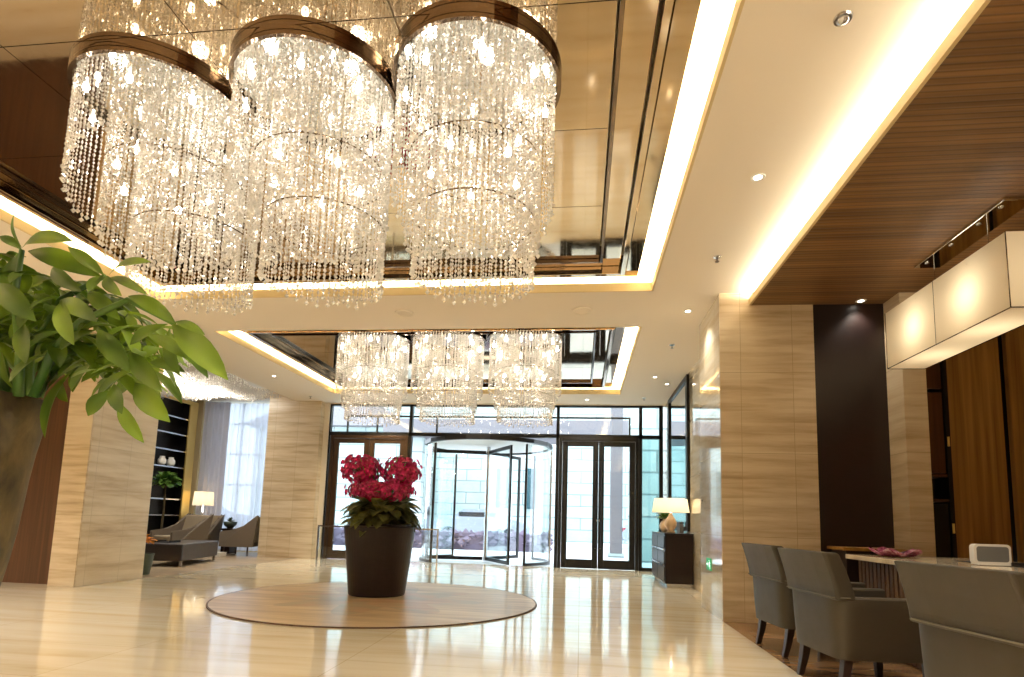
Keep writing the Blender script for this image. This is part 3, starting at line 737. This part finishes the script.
main = [  # base px, tip px, width px, depth
    (22, 248, 73, 241, 21, 1.26), (28, 251, 102, 277, 23, 1.29), (68, 247, 104, 275, 14, 1.24), (109, 275, 151, 262, 15, 1.24), (109, 278, 148, 295, 11, 1.24), (105, 277, 122, 296, 14, 1.23), (104, 276, 88, 292, 12, 1.26),
    (128, 296, 176, 324, 17, 1.24), (172, 324, 228, 380, 27, 1.2), (174, 322, 205, 335, 11, 1.19), (172, 326, 208, 378, 17, 1.22), (170, 327, 180, 375, 18, 1.24), (168, 324, 130, 345, 17, 1.22), (146, 334, 190, 360, 15, 1.2),
    (0, 283, 36, 321, 26, 1.18), (75, 368, 45, 438, 27, 1.35), (25, 324, 26, 364, 17, 1.25), (112, 390, 88, 416, 19, 1.26), (135, 383, 170, 422, 24, 1.24), (118, 402, 144, 443, 15, 1.28), (114, 384, 122, 414, 16, 1.22),
    (62, 380, 68, 402, 14, 1.4), (130, 352, 162, 392, 20, 1.26), (20, 252, 4, 300, 14, 1.28), (22, 248, 14, 214, 11, 1.25), (22, 250, 0, 236, 12, 1.24), (60, 300, 98, 322, 20, 1.22), (60, 298, 30, 310, 18, 1.2), (62, 300, 74, 345, 20, 1.2), (88, 292, 120, 320, 18, 1.3),
    (140, 358, 100, 372, 20, 1.3), (98, 330, 130, 372, 22, 1.25), (96, 330, 60, 350, 20, 1.28), (52, 268, 82, 292, 17, 1.3), (40, 300, 20, 330, 16, 1.3), (150, 362, 185, 372, 14, 1.28), (14, 390, 2, 352, 15, 1.3), (0, 372, 20, 410, 17, 1.42)]
for x0, y0, x1, y1, wpx, Y in main:
    B, Tp = unp(x0, y0, Y), unp(x1, y1, Y-.05+random.uniform(-.03, .03)); m.leaf(B, Tp, wpx/F*Y, TOC+Vector((random.uniform(-.5, .5), 0, random.uniform(-.2, .5))), .08, 8)
for i in range(84):
    hx = random.uniform(-30, 160); hy = random.uniform(262+.25*hx, 352+.2*hx) if hx > 20 else random.uniform(250, 370)
    if hx > 150: hy = random.uniform(330, 360)
    hub = unp(hx, hy, random.uniform(1.28, 1.62)); n = random.randint(5, 7); ph = random.random()*6
    tilt = Vector((random.uniform(-.3, .3), random.uniform(-.5, .1), 1)).normalized(); u = tilt.cross(Vector((0, 1, 0))).normalized(); v = tilt.cross(u)
    for k in range(n):
        an = ph+2*PI*k/n; d = (u*math.cos(an)+v*math.sin(an)); L = random.uniform(.075, .12)
        m.leaf(hub, hub+d*L-Vector((0, 0, L*random.uniform(.2, .7))), L*.36, tilt, .1, 6)
m.build('foliage', M_leaf, t, smooth=True)

# ------------------------------------------------------------------ consultation armchairs
def armchair(label):
    T = thing('tub_armchair', (0, 0, 0), label, 'armchair', 'taupe tub armchairs at the desk')
    hw, xb, xf = .328, -.328, .32
    def path(n=64, w_=hw, b_=xb):
        pts = []
        for i in range(n+1):
            s = i/n
            if s < .28: f = s/.28; pts.append((xf+(-.02-xf)*f, -w_))
            elif s > .72: f = (s-.72)/.28; pts.append((-.02+(xf+.02)*f, w_))
            else:
                a = (s-.28)/.44*PI; e = .30
                cxx, syy = math.sin(a), -math.cos(a)
                pts.append((-.02+(b_+.02)*(abs(cxx)**e), w_*math.copysign(abs(syy)**e, syy)))
        return pts
    def shell(mb, P, z0, z1, th, flare, rnd=.02, rows=6):
        n = len(P); prof = []
        for i, (x, y) in enumerate(P):
            a, b = P[max(i-1, 0)], P[min(i+1, n-1)]; tx, ty = b[0]-a[0], b[1]-a[1]; l = math.hypot(tx, ty); nx, ny = -ty/l, tx/l
            if i == 0: pass
            col = []
            for j in range(rows+1):
                f = j/rows; o = flare(f); col.append((x+nx*o, y+ny*o, z0+(z1-z0)*f))
            o = flare(1.0)
            col.append((x+nx*(o-th*.15), y+ny*(o-th*.15), z1+rnd)); col.append((x+nx*(o-th*.8), y+ny*(o-th*.8), z1+rnd))
            for j in range(rows, -1, -1):
                f = j/rows; oo = flare(f)-th; col.append((x+nx*oo, y+ny*oo, z0+(z1-z0)*f))
            prof.append(col)
        b0 = len(mb.v); k = len(prof[0])
        for c in prof: mb.v += c
        for i in range(n-1):
            for j in range(k): mb.f.append((b0+i*k+j, b0+(i+1)*k+j, b0+(i+1)*k+(j+1) % k, b0+i*k+(j+1) % k))
        mb.f.append(tuple(b0+j for j in range(k))); mb.f.append(tuple(b0+(n-1)*k+j for j in reversed(range(k))))
    m = MB(); shell(m, path(), .22, .585, .085, lambda f: -.022*(1-f)**1.3, .010); m.build('arm_shell', M_chair, T, smooth=True, bevel=.008)
    m = MB(); sec = []
    for f in (0, .2, .4, .6, .8, .93, 1.0):
        z = .575+.275*f; o = -.318-.07*f**1.4; th = .11-.02*f
        sec.append((z, o, th, .326-.006*f))
    sec.append((.862, -.392, .075, .318))
    for z, o, th, hw_ in sec:
        for q in (-1, -.97, -.5, 0, .5, .97, 1): m.v.append((o-(.012 if abs(q) < .9 else (.006 if abs(q) < 1 else -.008)), hw_*q, z))
        for q in (1, .97, .5, 0, -.5, -.97, -1): m.v.append((o+th-(.02 if abs(q) < .9 else 0), hw_*q, z))
    K = 14
    for i in range(len(sec)-1):
        for j in range(K): m.f.append((i*K+j, i*K+(j+1) % K, (i+1)*K+(j+1) % K, (i+1)*K+j))
    m.f += [tuple(reversed(range(K))), tuple((len(sec)-1)*K+j for j in range(K))]
    m.build('backrest', M_chair, T, bevel=.010)
    m = MB(); m.tube([(-.245, -.326, .592), (-.30, -.326, .592), (-.341, -.29, .592), (-.343, 0, .592), (-.341, .29, .592), (-.30, .326, .592), (-.245, .326, .592)], .0045, 6); m.build('piping', M_chairseam, T)
    m = MB(); m.box(-.24, .31, -.245, .245, .36, .47); m.build('seat_cushion', M_chair, T, bevel=.035)
    m = MB(); m.box(-.25, .30, -.25, .25, .225, .36); m.build('seat_base', M_chair, T, bevel=.01)
    for x, y, dx in ((-.235, -.25, -.05), (-.235, .25, -.05), (.255, -.25, .0), (.255, .25, .0)):
        m = MB(); b = 0
        for z, s, o in ((.24, .028, 0), (.12, .024, dx*.4), (0, .018, dx)):
            m.v += [(x+o-s, y-s, z), (x+o+s, y-s, z), (x+o+s, y+s, z), (x+o-s, y+s, z)]
        for L_ in (0, 4): m.f += [(L_+i, L_+4+i, L_+4+(i+1) % 4, L_+(i+1) % 4) for i in range(4)]
        m.f += [(0, 1, 2, 3), (11, 10, 9, 8)]
        m.build('leg', M_leg, T, bevel=.003)
    return T
A = armchair('taupe tub armchair furthest away, beside the stone pillar')
A.location = (1.86, 5.18, 0); A.rotation_euler[2] = .11
copy_tree(A, (1.835, 4.14, 0), 'taupe tub armchair in the middle of the three at the desk', .11)
copy_tree(A, (1.95, 2.80, 0), 'nearest taupe tub armchair, cut off at the bottom right corner', .16)

# desk
t = thing('reception_desk', (2.9, 3.1, 0), 'long desk with a cream marble top and dark slatted front', 'desk')
MB().box(2.40, 3.55, .6, 5.66, .745, .785).build('desk_top', M_desk, t, bevel=.004)
MB().box(2.50, 3.45, .7, 5.58, 0, .743).build('desk_body', M_wslat, t)
m = MB(); y = .70
while y < 5.56:
    m.box(2.465, 2.499, y, y+.045, .02, .742); y += .065
m.build('slatted_front', M_wslat, t)
m = MB(); x = 2.5
MB().box(2.95, 3.4, 3.3, 5.0, .7855, .789).build('leather_inset', M_black, t)
# things on the desk
t = thing('glass_dish', (2.64, 5.30, .7865), 'pink patterned glass dish on the far end of the desk', 'dish')
m = MB(); n = 48
for j, (r, z) in enumerate(((.0, .004), (.10, .006), (.17, .03), (.22, .05), (.215, .056), (.165, .038), (.1, .014), (0, .012))):
    for k in range(n):
        a = 2*PI*k/n; w_ = (1+.10*math.sin(5*a)) if r > .12 else 1; zz = z+(.022*math.sin(5*a+1) if r > .15 else 0)
        m.v.append((2.64+r*w_*.72*math.cos(a), 5.30+r*w_*1.1*math.sin(a), .783+zz+.004))
for j in range(7):
    for k in range(n): m.f.append((j*n+k, j*n+(k+1) % n, (j+1)*n+(k+1) % n, (j+1)*n+k))
m.build('bowl', M_pink, t, smooth=True)
P = Vector((2.84, 4.45, .7895))
t = thing('desk_display', P, 'small grey panel in a pale rounded frame standing on the desk', 'display')
def rrect(w2, h2, r, n=6):
    o = []
    for cx_, cz_, a0 in ((w2-r, h2-r, 0), (-w2+r, h2-r, 90), (-w2+r, -h2+r, 180), (w2-r, -h2+r, 270)):
        for i in range(n+1):
            a = math.radians(a0+90*i/n); o.append((cx_+r*math.cos(a), cz_+r*math.sin(a)))
    return o
def plate(w2, h2, r, y0, y1, c):
    m = MB(); R = rrect(w2, h2, r); n = len(R)
    for y in (y0, y1):
        for a, b in R: m.v.append((c.x+a, c.y+y, c.z+b))
    m.f = [tuple(range(n)), tuple(reversed(range(n, 2*n)))]+[(i, n+i, n+(i+1) % n, (i+1) % n) for i in range(n)]
    return m
plate(.118, .068, .026, -.025, .025, P+Vector((0, 0, .075))).build('frame', M_white, t)
plate(.102, .052, .018, -.028, -.0255, P+Vector((0, 0, .075))).build('face', M_grey, t)
MB().box(P.x-.10, P.x+.10, P.y-.045, P.y+.045, P.z, P.z+.012).build('foot', M_white, t)
t = MB()
for i, (x, y, z, r) in enumerate(((3.07, 4.2, .80, .03), (3.12, 4.18, .805, .035), (3.17, 4.16, .80, .03), (3.2, 4.22, .797, .025))):
    t.lathe([(0, -.008), (r*1.4, -.010), (r*1.7, .0), (r*1.2, .014), (r*.5, .022), (0, .018)], (x, y, z+.001), 12)
tag(t.build('folded_cloth', M_white, off=(3.1, 4.2, .79), smooth=True), 'crumpled white cloth on the desk at the right edge', 'cloth')
# ledge cabinet before dark panel
t = thing('low_side_cabinet', (2.9, 6.3, 0), 'low dark cabinet with a wooden top against the dark wall panel', 'cabinet')
MB().box(2.62, 3.22, 6.15, 6.50, 0, .80).build('body', M_panel, t, bevel=.004)
MB().box(2.58, 3.24, 6.12, 6.51, .80, .83).build('top', M_wwall, t, bevel=.003)
# wall cabinet with shelves and wood doors at the back
t = thing('built_in_cabinet', (3.65, 6.6, 0), 'tall built in dark cabinet with open shelf beside the stone pier', 'cabinet')
MB().box(3.47, 3.50, 6.50, 6.75, 0, 3.46).box(3.79, 3.83, 6.48, 6.75, 0, 3.46).box(3.5, 3.79, 6.73, 6.75, 0, 3.46).build('body', M_black, t)
MB().box(3.51, 3.78, 6.50, 6.53, 1.62, 2.48).build('upper_door', M_wdark, t, bevel=.003)
MB().box(3.51, 3.78, 6.50, 6.53, 2.52, 3.44).build('top_door', M_wdark, t, bevel=.003)
for z in (1.58, 1.32): MB().box(3.5, 3.79, 6.50, 6.72, z, z+.03).build('shelf', M_wdark, t)
MB().box(3.51, 3.78, 6.50, 6.53, .05, 1.30).build('lower_door', M_black, t, bevel=.003)
for z in (1.0, 1.9): MB().tube([(3.80, 6.465, z), (3.80, 6.465, z+.10)], .012, 8).build('handle', M_gold, t)
for k, (a, b, lb) in enumerate(((3.83, 4.36, 'tall walnut wall panel directly right of the built in cabinet'), (4.44, 5.2, 'tall walnut wall panel at the right edge behind the desk'), (5.24, 5.98, 'tall walnut wall panel in the far right corner'))):
    o = MB().box(a, b, 6.50, 6.56, 0, 3.465).build('wood_wall_panel', M_wwall, off=(a, 6.5, 0)); tag(o, lb, 'wall panel')

# pendant box lamp
LX0, LX1, LY0, LY1, LZ0, LZ1 = 3.0, 3.34, 4.32, 5.98, 2.60, 3.165
t = thing('box_pendant_lamp', ((LX0+LX1)/2, (LY0+LY1)/2, LZ0), 'large rectangular cream fabric pendant lamp over the desk', 'pendant lamp')
m = MB(); m.v = [(LX0, LY0, LZ0), (LX1, LY0, LZ0), (LX1, LY1, LZ0), (LX0, LY1, LZ0), (LX0, LY0, LZ1), (LX1, LY0, LZ1), (LX1, LY1, LZ1), (LX0, LY1, LZ1)]
m.f = [(0, 1, 2, 3), (0, 4, 5, 1), (1, 5, 6, 2), (2, 6, 7, 3), (3, 7, 4, 0)]
m.build('shade', M_shade, t)
m = MB()
for x in (LX0-.002, LX1+.002):
    for y in (LY0, 5.19, LY1): m.tube([(x, y, LZ0), (x, y, LZ1)], .0045 if y != 5.19 else .0025, 4)
    m.tube([(x, LY0, LZ0), (x, LY1, LZ0)], .005, 4)
for y in (LY0-.002, LY1+.002): m.tube([(LX0, y, LZ0), (LX1, y, LZ0)], .005, 4)
m.build('wire_frame', M_bronze, t)
MB().box(3.06, 3.28, 4.40, 5.56, 3.447, 3.4715).build('ceiling_plate', M_clearmirror, t, bevel=.004)
for y in (4.5, 4.75, 5.1, 5.45): MB().lathe([(0, -.01), (.018, -.008), (.02, 0), (0, 0)], (3.11, y, 3.447), 12).build('screw_cap', M_chrome, t)
for y in (4.75, 5.45): MB().tube([(3.17, y, 3.447), (3.17, y, LZ1-.05)], .003, 5).tube([(LX0, y, LZ1-.05), (LX1, y, LZ1-.05)], .004, 5).build('suspension_cable', M_chrome, t)
for y in (4.78, 5.52): light('pendant_bulb', 'POINT', (.01, y-(LY0+LY1)/2, .28), 2.9, (1, .86, .64), parent=t, shadow_soft_size=.15)

# ------------------------------------------------------------------ console, mirror, lamp
t = thing('console_chest', (1.58, 10.5, 0), 'dark lacquered chest of drawers against the right wall near the entrance', 'chest')
MB().box(1.37, 1.81, 9.7, 11.35, .06, .84).build('body', M_espresso, t, bevel=.004)
MB().box(1.355, 1.815, 9.69, 11.36, .84, .865).build('top', M_espresso, t, bevel=.004)
MB().box(1.40, 1.80, 9.74, 11.3, .0, .058).build('steel_plinth', M_chrome, t)
for z0, z1 in ((.62, .82), (.37, .57), (.10, .32)):
    for a, b in ((9.73, 10.51), (10.54, 11.32)):
        d = MB().box(1.352, 1.369, a, b, z0, z1).build('drawer', M_leather, t, bevel=.004)
        MB().box(1.338, 1.351, a, b, z0-.03, z0-.008).build('drawer_pull', M_chrome, d, off=tuple(t.location))
t = thing('wall_mirror', (1.8, 11.1, .9), 'tall black framed mirror on the right wall behind the table lamp', 'mirror')
MB().box(1.77, 1.815, 9.98, 10.13, .90, 3.58).box(1.77, 1.815, 12.05, 12.17, .90, 3.58).box(1.77, 1.815, 10.13, 12.05, 3.50, 3.58).box(1.77, 1.815, 10.13, 12.05, .90, .98).build('frame', M_frame, t, bevel=.004)
MB().box(1.80, 1.812, 10.13, 12.05, .98, 3.50).build('mirror_glass', M_clearmirror, t)
def table_lamp(c, label, sr=.26, sh=.27, zb=.0, power=5, base='gourd', group=None):
    x, y, z = c
    t = thing('table_lamp', c, label, 'lamp', group)
    MB().lathe([(0, 0), (.07, 0), (.075, .02), (.05, .04), (.095, .12), (.10, .17), (.07, .24), (.03, .30), (.022, .34), (0, .34)] if base == 'gourd' else [(0, 0), (.09, 0), (.09, .02), (.015, .04), (.015, .34), (0, .34)], c, 28).build('lamp_base', M_ivory if base == 'gourd' else M_chrome, t, smooth=True)
    m = MB(); n = 40
    for r, zz in ((sr*1.05, zb+.34), (sr*.92, zb+.34+sh)):
        for k in range(n): a = 2*PI*k/n; m.v.append((x+r*math.cos(a), y+r*math.sin(a), z+zz))
    m.f = [(k, (k+1) % n, n+(k+1) % n, n+k) for k in range(n)]
    m.build('lamp_shade', M_shade, t, smooth=True)
    MB().tube([(x, y, z+.34), (x, y, z+zb+.40)], .008, 6).lathe([(0, 0), (.02, .01), (.028, .035), (.02, .06), (0, .07)], (x, y, z+zb+.40), 12).build('bulb', M_bulb, t)
    light('table_lamp_bulb', 'POINT', (0, 0, zb+.34+sh*.75), power, (1, .80, .52), parent=t, shadow_soft_size=.03)
    return t
table_lamp((1.50, 9.98, .866), 'cream drum shade table lamp with a pale gourd base on the dark chest', .29, .23, 0, 2.4)
t = thing('round_vase', (1.50, 10.56, .866), 'round ivory vase of green leaves and white flowers beside the lamp', 'vase')
MB().lathe([(0, 0), (.06, 0), (.10, .06), (.11, .12), (.08, .19), (.045, .22), (.05, .24), (.035, .24), (0, .22)], (1.50, 10.56, .866), 28).build('vase', M_ivory, t, smooth=True)
m = MB(); m2 = MB()
for i in range(60):
    a = random.uniform(0, 2*PI); L = random.uniform(.10, .22); el = random.uniform(.0, 1.3)
    b = Vector((1.50, 10.56, 1.09)); tp = b+Vector((math.cos(a)*math.cos(el)*L*.8, math.sin(a)*math.cos(el)*L*1.3, math.sin(el)*L))
    m.leaf(b+(tp-b)*.3, tp, .06, (0, 0, 1), .1)
    if i % 3 == 0:
        for k in range(5): m2.leaf(tp, tp+Vector((math.cos(k*1.26), math.sin(k*1.26), .3))*.035, .03, (0, 0, 1), .1, 3)
m.build('foliage', M_leafm, t, smooth=True); m2.build('white_flowers', M_white, t, smooth=True)
t = thing('picture_box', (1.70, 10.25, .866), 'grey flat box leaning on the wall behind the lamp', 'box')
MB().box(1.70, 1.765, 10.30, 10.62, .866, 1.05).build('box_body', M_grey, t, bevel=.004); MB().box(1.695, 1.768, 10.295, 10.625, 1.03, 1.055).build('lid', M_leather, t, bevel=.003)
# low exit sign
t = thing('exit_sign', (1.51, 7.14, .55), 'small green exit sign low on the polished pillar', 'sign')
MB().box(1.505, 1.5145, 7.02, 7.26, .485, .625).build('sign_plate', M_green, t, bevel=.003)
m = MB(); q = 1.5035
m.tube([(q, 7.075, .60), (q, 7.075, .603)], .012, 8)
m.box(q-.001, q+.001, 7.06, 7.085, .55, .59).box(q-.001, q+.001, 7.05, 7.10, .565, .575).box(q-.001, q+.001, 7.05, 7.065, .505, .55).box(q-.001, q+.001, 7.08, 7.105, .525, .55)
b = len(m.v); m.v += [(q, 7.16, .545), (q, 7.24, .545), (q, 7.24, .565), (q, 7.16, .565)]; m.f.append((b, b+1, b+2, b+3))
m.v += [(q, 7.17, .52), (q, 7.135, .555), (q, 7.17, .59)]; m.f.append((b+4, b+5, b+6))
m.build('running_figure', M_signw, t)

# ------------------------------------------------------------------ lounge
# curtains
def curtain(x0, x1, y, mat, label, amp=.05, per=.16, name='curtain'):
    m = MB(); n = int((x1-x0)/.02)
    for i in range(n+1):
        x = x0+(x1-x0)*i/n; yy = y+amp*math.sin(2*PI*x/per)+.3*amp*math.sin(2*PI*x/(per*2.7))
        m.v += [(x, yy, .03), (x, yy, 1.8), (x, yy, 3.82)]
    for i in range(n):
        for j in range(2): a = i*3+j; m.f.append((a, a+3, a+4, a+1))
    o = m.build(name, mat, off=(x0, y, .03), smooth=True); tag(o, label, 'curtain'); return o
curtain(-9.74, -7.36, 13.92, M_sheer, 'sheer white curtain across the lounge window')
curtain(-9.76, -9.0, 13.74, M_drape, 'gathered pale drape at the left side of the lounge window', .05, .14, 'drape')
# bookcase on the left wall
t = thing('display_bookcase', (-9.9, 11.9, 0), 'tall gold framed dark bookcase on the lounge wall', 'bookcase')
MB().box(-9.995, -9.97, 10.6, 13.3, 0, 3.7).box(-9.97, -9.66, 13.26, 13.34, 0, 3.7).box(-9.97, -9.66, 10.5, 10.58, 0, 3.7).build('back_panel', M_black, t)
MB().box(-9.66, -9.62, 13.06, 13.34, 0, 3.7).box(-9.66, -9.62, 10.5, 10.62, 0, 3.7).box(-9.66, -9.62, 10.62, 13.06, 3.6, 3.7).build('gold_frame', M_gold, t, bevel=.005)
for z in (.1, .48, .86, 1.24, 1.62, 2.0, 2.4, 2.8, 3.2): MB().box(-9.965, -9.665, 10.60, 13.24, z, z+.03).build('shelf', M_chrome, t)
G = 'ornaments in the bookcase'
for i, (y, z, mat, lb) in enumerate(((12.75, 2.031, M_white, 'small white jar on the bookcase shelf, above the lounge plant'), (12.45, 2.031, M_white, 'white round jar left of another jar on the bookcase shelf'))):
    o = MB().lathe([(0, 0), (.05, 0), (.09, .06), (.09, .14), (.05, .2), (.06, .22), (.04, .22), (0, .2)], (-9.78, y, z), 20).build('white_jar', mat, off=(-9.78, y, z), smooth=True); tag(o, lb, 'jar', G)
# lounge armchairs
def lounge_chair(label, mat_in=M_beige, mat_out=M_taupe):
    T = thing('lounge_armchair', (0, 0, 0), label, 'armchair', 'lounge armchairs')
    # faces -y
    m = MB(); m.box(-.36, .36, -.36, .28, .20, .34); m.build('seat_base', mat_out, T, bevel=.01)
    m = MB(); m.box(-.30, .30, -.38, .24, .34, .46); m.build('seat_cushion', mat_in, T, bevel=.03)
    m = MB(); m.v = [(-.34, .20, .30), (.34, .20, .30), (.34, .30, .30), (-.34, .30, .30), (-.42, .38, .90), (.42, .38, .90), (.42, .47, .90), (-.42, .47, .90)]
    m.f = [(0, 3, 2, 1), (4, 5, 6, 7), (0, 1, 5, 4), (1, 2, 6, 5), (2, 3, 7, 6), (3, 0, 4, 7)]; m.build('backrest', mat_in, T, bevel=.02)
    for s in (-1, 1):
        m = MB(); P = [(-.38, .22), (-.38, .54), (-.10, .58), (.15, .68), (.46, .92), (.36, .22)]; n = len(P)
        for off in (.31, .385):
            for y, z in P: m.v.append((s*(off+(.05 if z > .8 else 0)), y, z))
        m.f = [tuple(range(n)), tuple(reversed(range(n, 2*n)))]+[(i, (i+1) % n, n+(i+1) % n, n+i) for i in range(n)]
        m.build('arm', mat_out, T, bevel=.012)
    for x, y in ((-.31, -.31), (.31, -.31), (-.31, .24), (.31, .24)):
        MB().tube([(x, y, .21), (x, y, 0)], [.022, .015], 8).build('leg', M_leg, T)
    return T
LC = lounge_chair('beige and taupe armchair behind the dark ottoman in the lounge')
LC.location = (-8.62, 11.7, 0); LC.rotation_euler[2] = -.35
copy_tree(LC, (-9.03, 12.8, 0), 'beige armchair beside the lounge lamp, further back', .08)
copy_tree(LC, (-7.86, 12.93, 0), 'beige armchair near the window, beside the stone pillar', -1.45)
t = thing('leather_ottoman', (-7.55, 10.4, 0), 'long dark leather ottoman with steel legs in the lounge', 'ottoman')
rot = Matrix.Rotation(math.radians(12), 3, 'Z')
MB().box(-.34, .34, -.85, .85, .10, .40).build('cushion_block', M_leather, t, off=(0, 0, 0), bevel=.02)
for x, y in ((-.3, -.78), (.3, -.78), (-.3, .78), (.3, .78)): MB().box(x-.02, x+.02, y-.02, y+.02, 0, .105).build('leg', M_chrome, t, off=(0, 0, 0))
t.rotation_euler[2] = math.radians(14)
t2 = thing('serving_tray', (-7.65, 10.1, .401), 'small dark tray on the leather ottoman', 'tray')
MB().box(-7.8, -7.5, 9.95, 10.25, .401, .412).box(-7.8, -7.79, 9.95, 10.25, .412, .44).box(-7.51, -7.5, 9.95, 10.25, .412, .44).build('tray_body', M_black, t2)
t = thing('side_table', (-8.44, 13.25, 0), 'dark square side table under the plant bowl', 'side table')
MB().box(-8.57, -8.31, 13.1, 13.4, .55, .60).build('table_top', M_espresso, t, bevel=.004)
MB().box(-8.55, -8.33, 13.12, 13.38, 0, .55).build('table_body', M_espresso, t)
t = thing('plant_bowl', (-8.44, 13.25, .60), 'small bowl of dark green leaves on the side table', 'potted plant')
MB().lathe([(0, 0), (.06, 0), (.14, .08), (.16, .16), (.14, .16), (0, .12)], (-8.44, 13.25, .601), 24).build('bowl', M_planter, t, smooth=True)
m = MB()
for i in range(40):
    a = random.uniform(0, 2*PI); el = random.uniform(.2, 1.4); L = random.uniform(.08, .15); b = Vector((-8.44, 13.25, .74))
    m.leaf(b, b+Vector((math.cos(a)*math.cos(el), math.sin(a)*math.cos(el), math.sin(el)))*L, .05, (0, 0, 1), .1)
m.build('foliage', M_leafd, t, smooth=True)
t = thing('book_stack', (-8.08, 12.28, .0), 'white books stacked on the floor under the window armchair', 'books')
# lamp table and lamp
t['label'] = 'low white box on the floor in front of the window armchair'; t['category'] = 'box'; t.name = 'white_box'
MB().box(-8.22, -7.94, 12.15, 12.42, 0, .07).build('box_body', M_white, t, bevel=.004); MB().box(-8.225, -7.935, 12.145, 12.425, .071, .09).build('lid', M_white, t, bevel=.003)
t = thing('lamp_table', (-9.3, 13.40, 0), 'slim side table carrying the lounge lamp', 'side table')
MB().lathe([(0, .60), (.15, .60), (.15, .63), (0, .63)], (-9.3, 13.40, 0), 28).build('table_top', M_espresso, t)
MB().lathe([(0, 0), (.13, 0), (.13, .02), (.025, .04), (.025, .60), (0, .60)], (-9.3, 13.40, 0), 24).build('pedestal', M_chrome, t)
table_lamp((-9.3, 13.40, .631), 'cream drum shade lamp in front of the lounge curtain', .23, .34, .16, 1.6, 'post')
# lounge plants
def planter(loc, label, r, h, leafcol, n, zc, rad, trunk, petals=None):
    x, y, z = loc
    t = thing('potted_plant', loc, label, 'potted plant')
    MB().lathe([(0, 0), (r*.7, 0), (r, h), (r*.9, h), (r*.85, h*.9), (0, h*.9)], loc, 28).build('pot', M_planter, t)
    if trunk: MB().tube([(x, y, h*.9), (x+.02, y, zc*.6), (x, y, zc)], [.03, .025, .015], 8).build('stem', M_trunk, t)
    m = MB()
    for i in range(n):
        a = random.uniform(0, 2*PI); el = random.uniform(-.6, 1.4); L = rad*random.uniform(.5, 1.0)
        b = Vector((x, y, zc)); tp = b+Vector((math.cos(a)*math.cos(el), math.sin(a)*math.cos(el), math.sin(el)*.7))*L
        m.leaf(b+(tp-b)*random.uniform(.1, .5), tp, L*.3, (0, -.3, 1), .15)
    m.build('foliage', leafcol, t, smooth=True)
    return t
planter((-6.72, 8.35, 0), 'green planter with orange blooms beside the left stone pillar', .16, .32, M_orange, 50, .5, .2, False)
planter((-9.28, 12.0, 0), 'leafy green plant standing before the gold framed bookcase', .2, .35, M_leafm, 190, 1.62, .38, True)
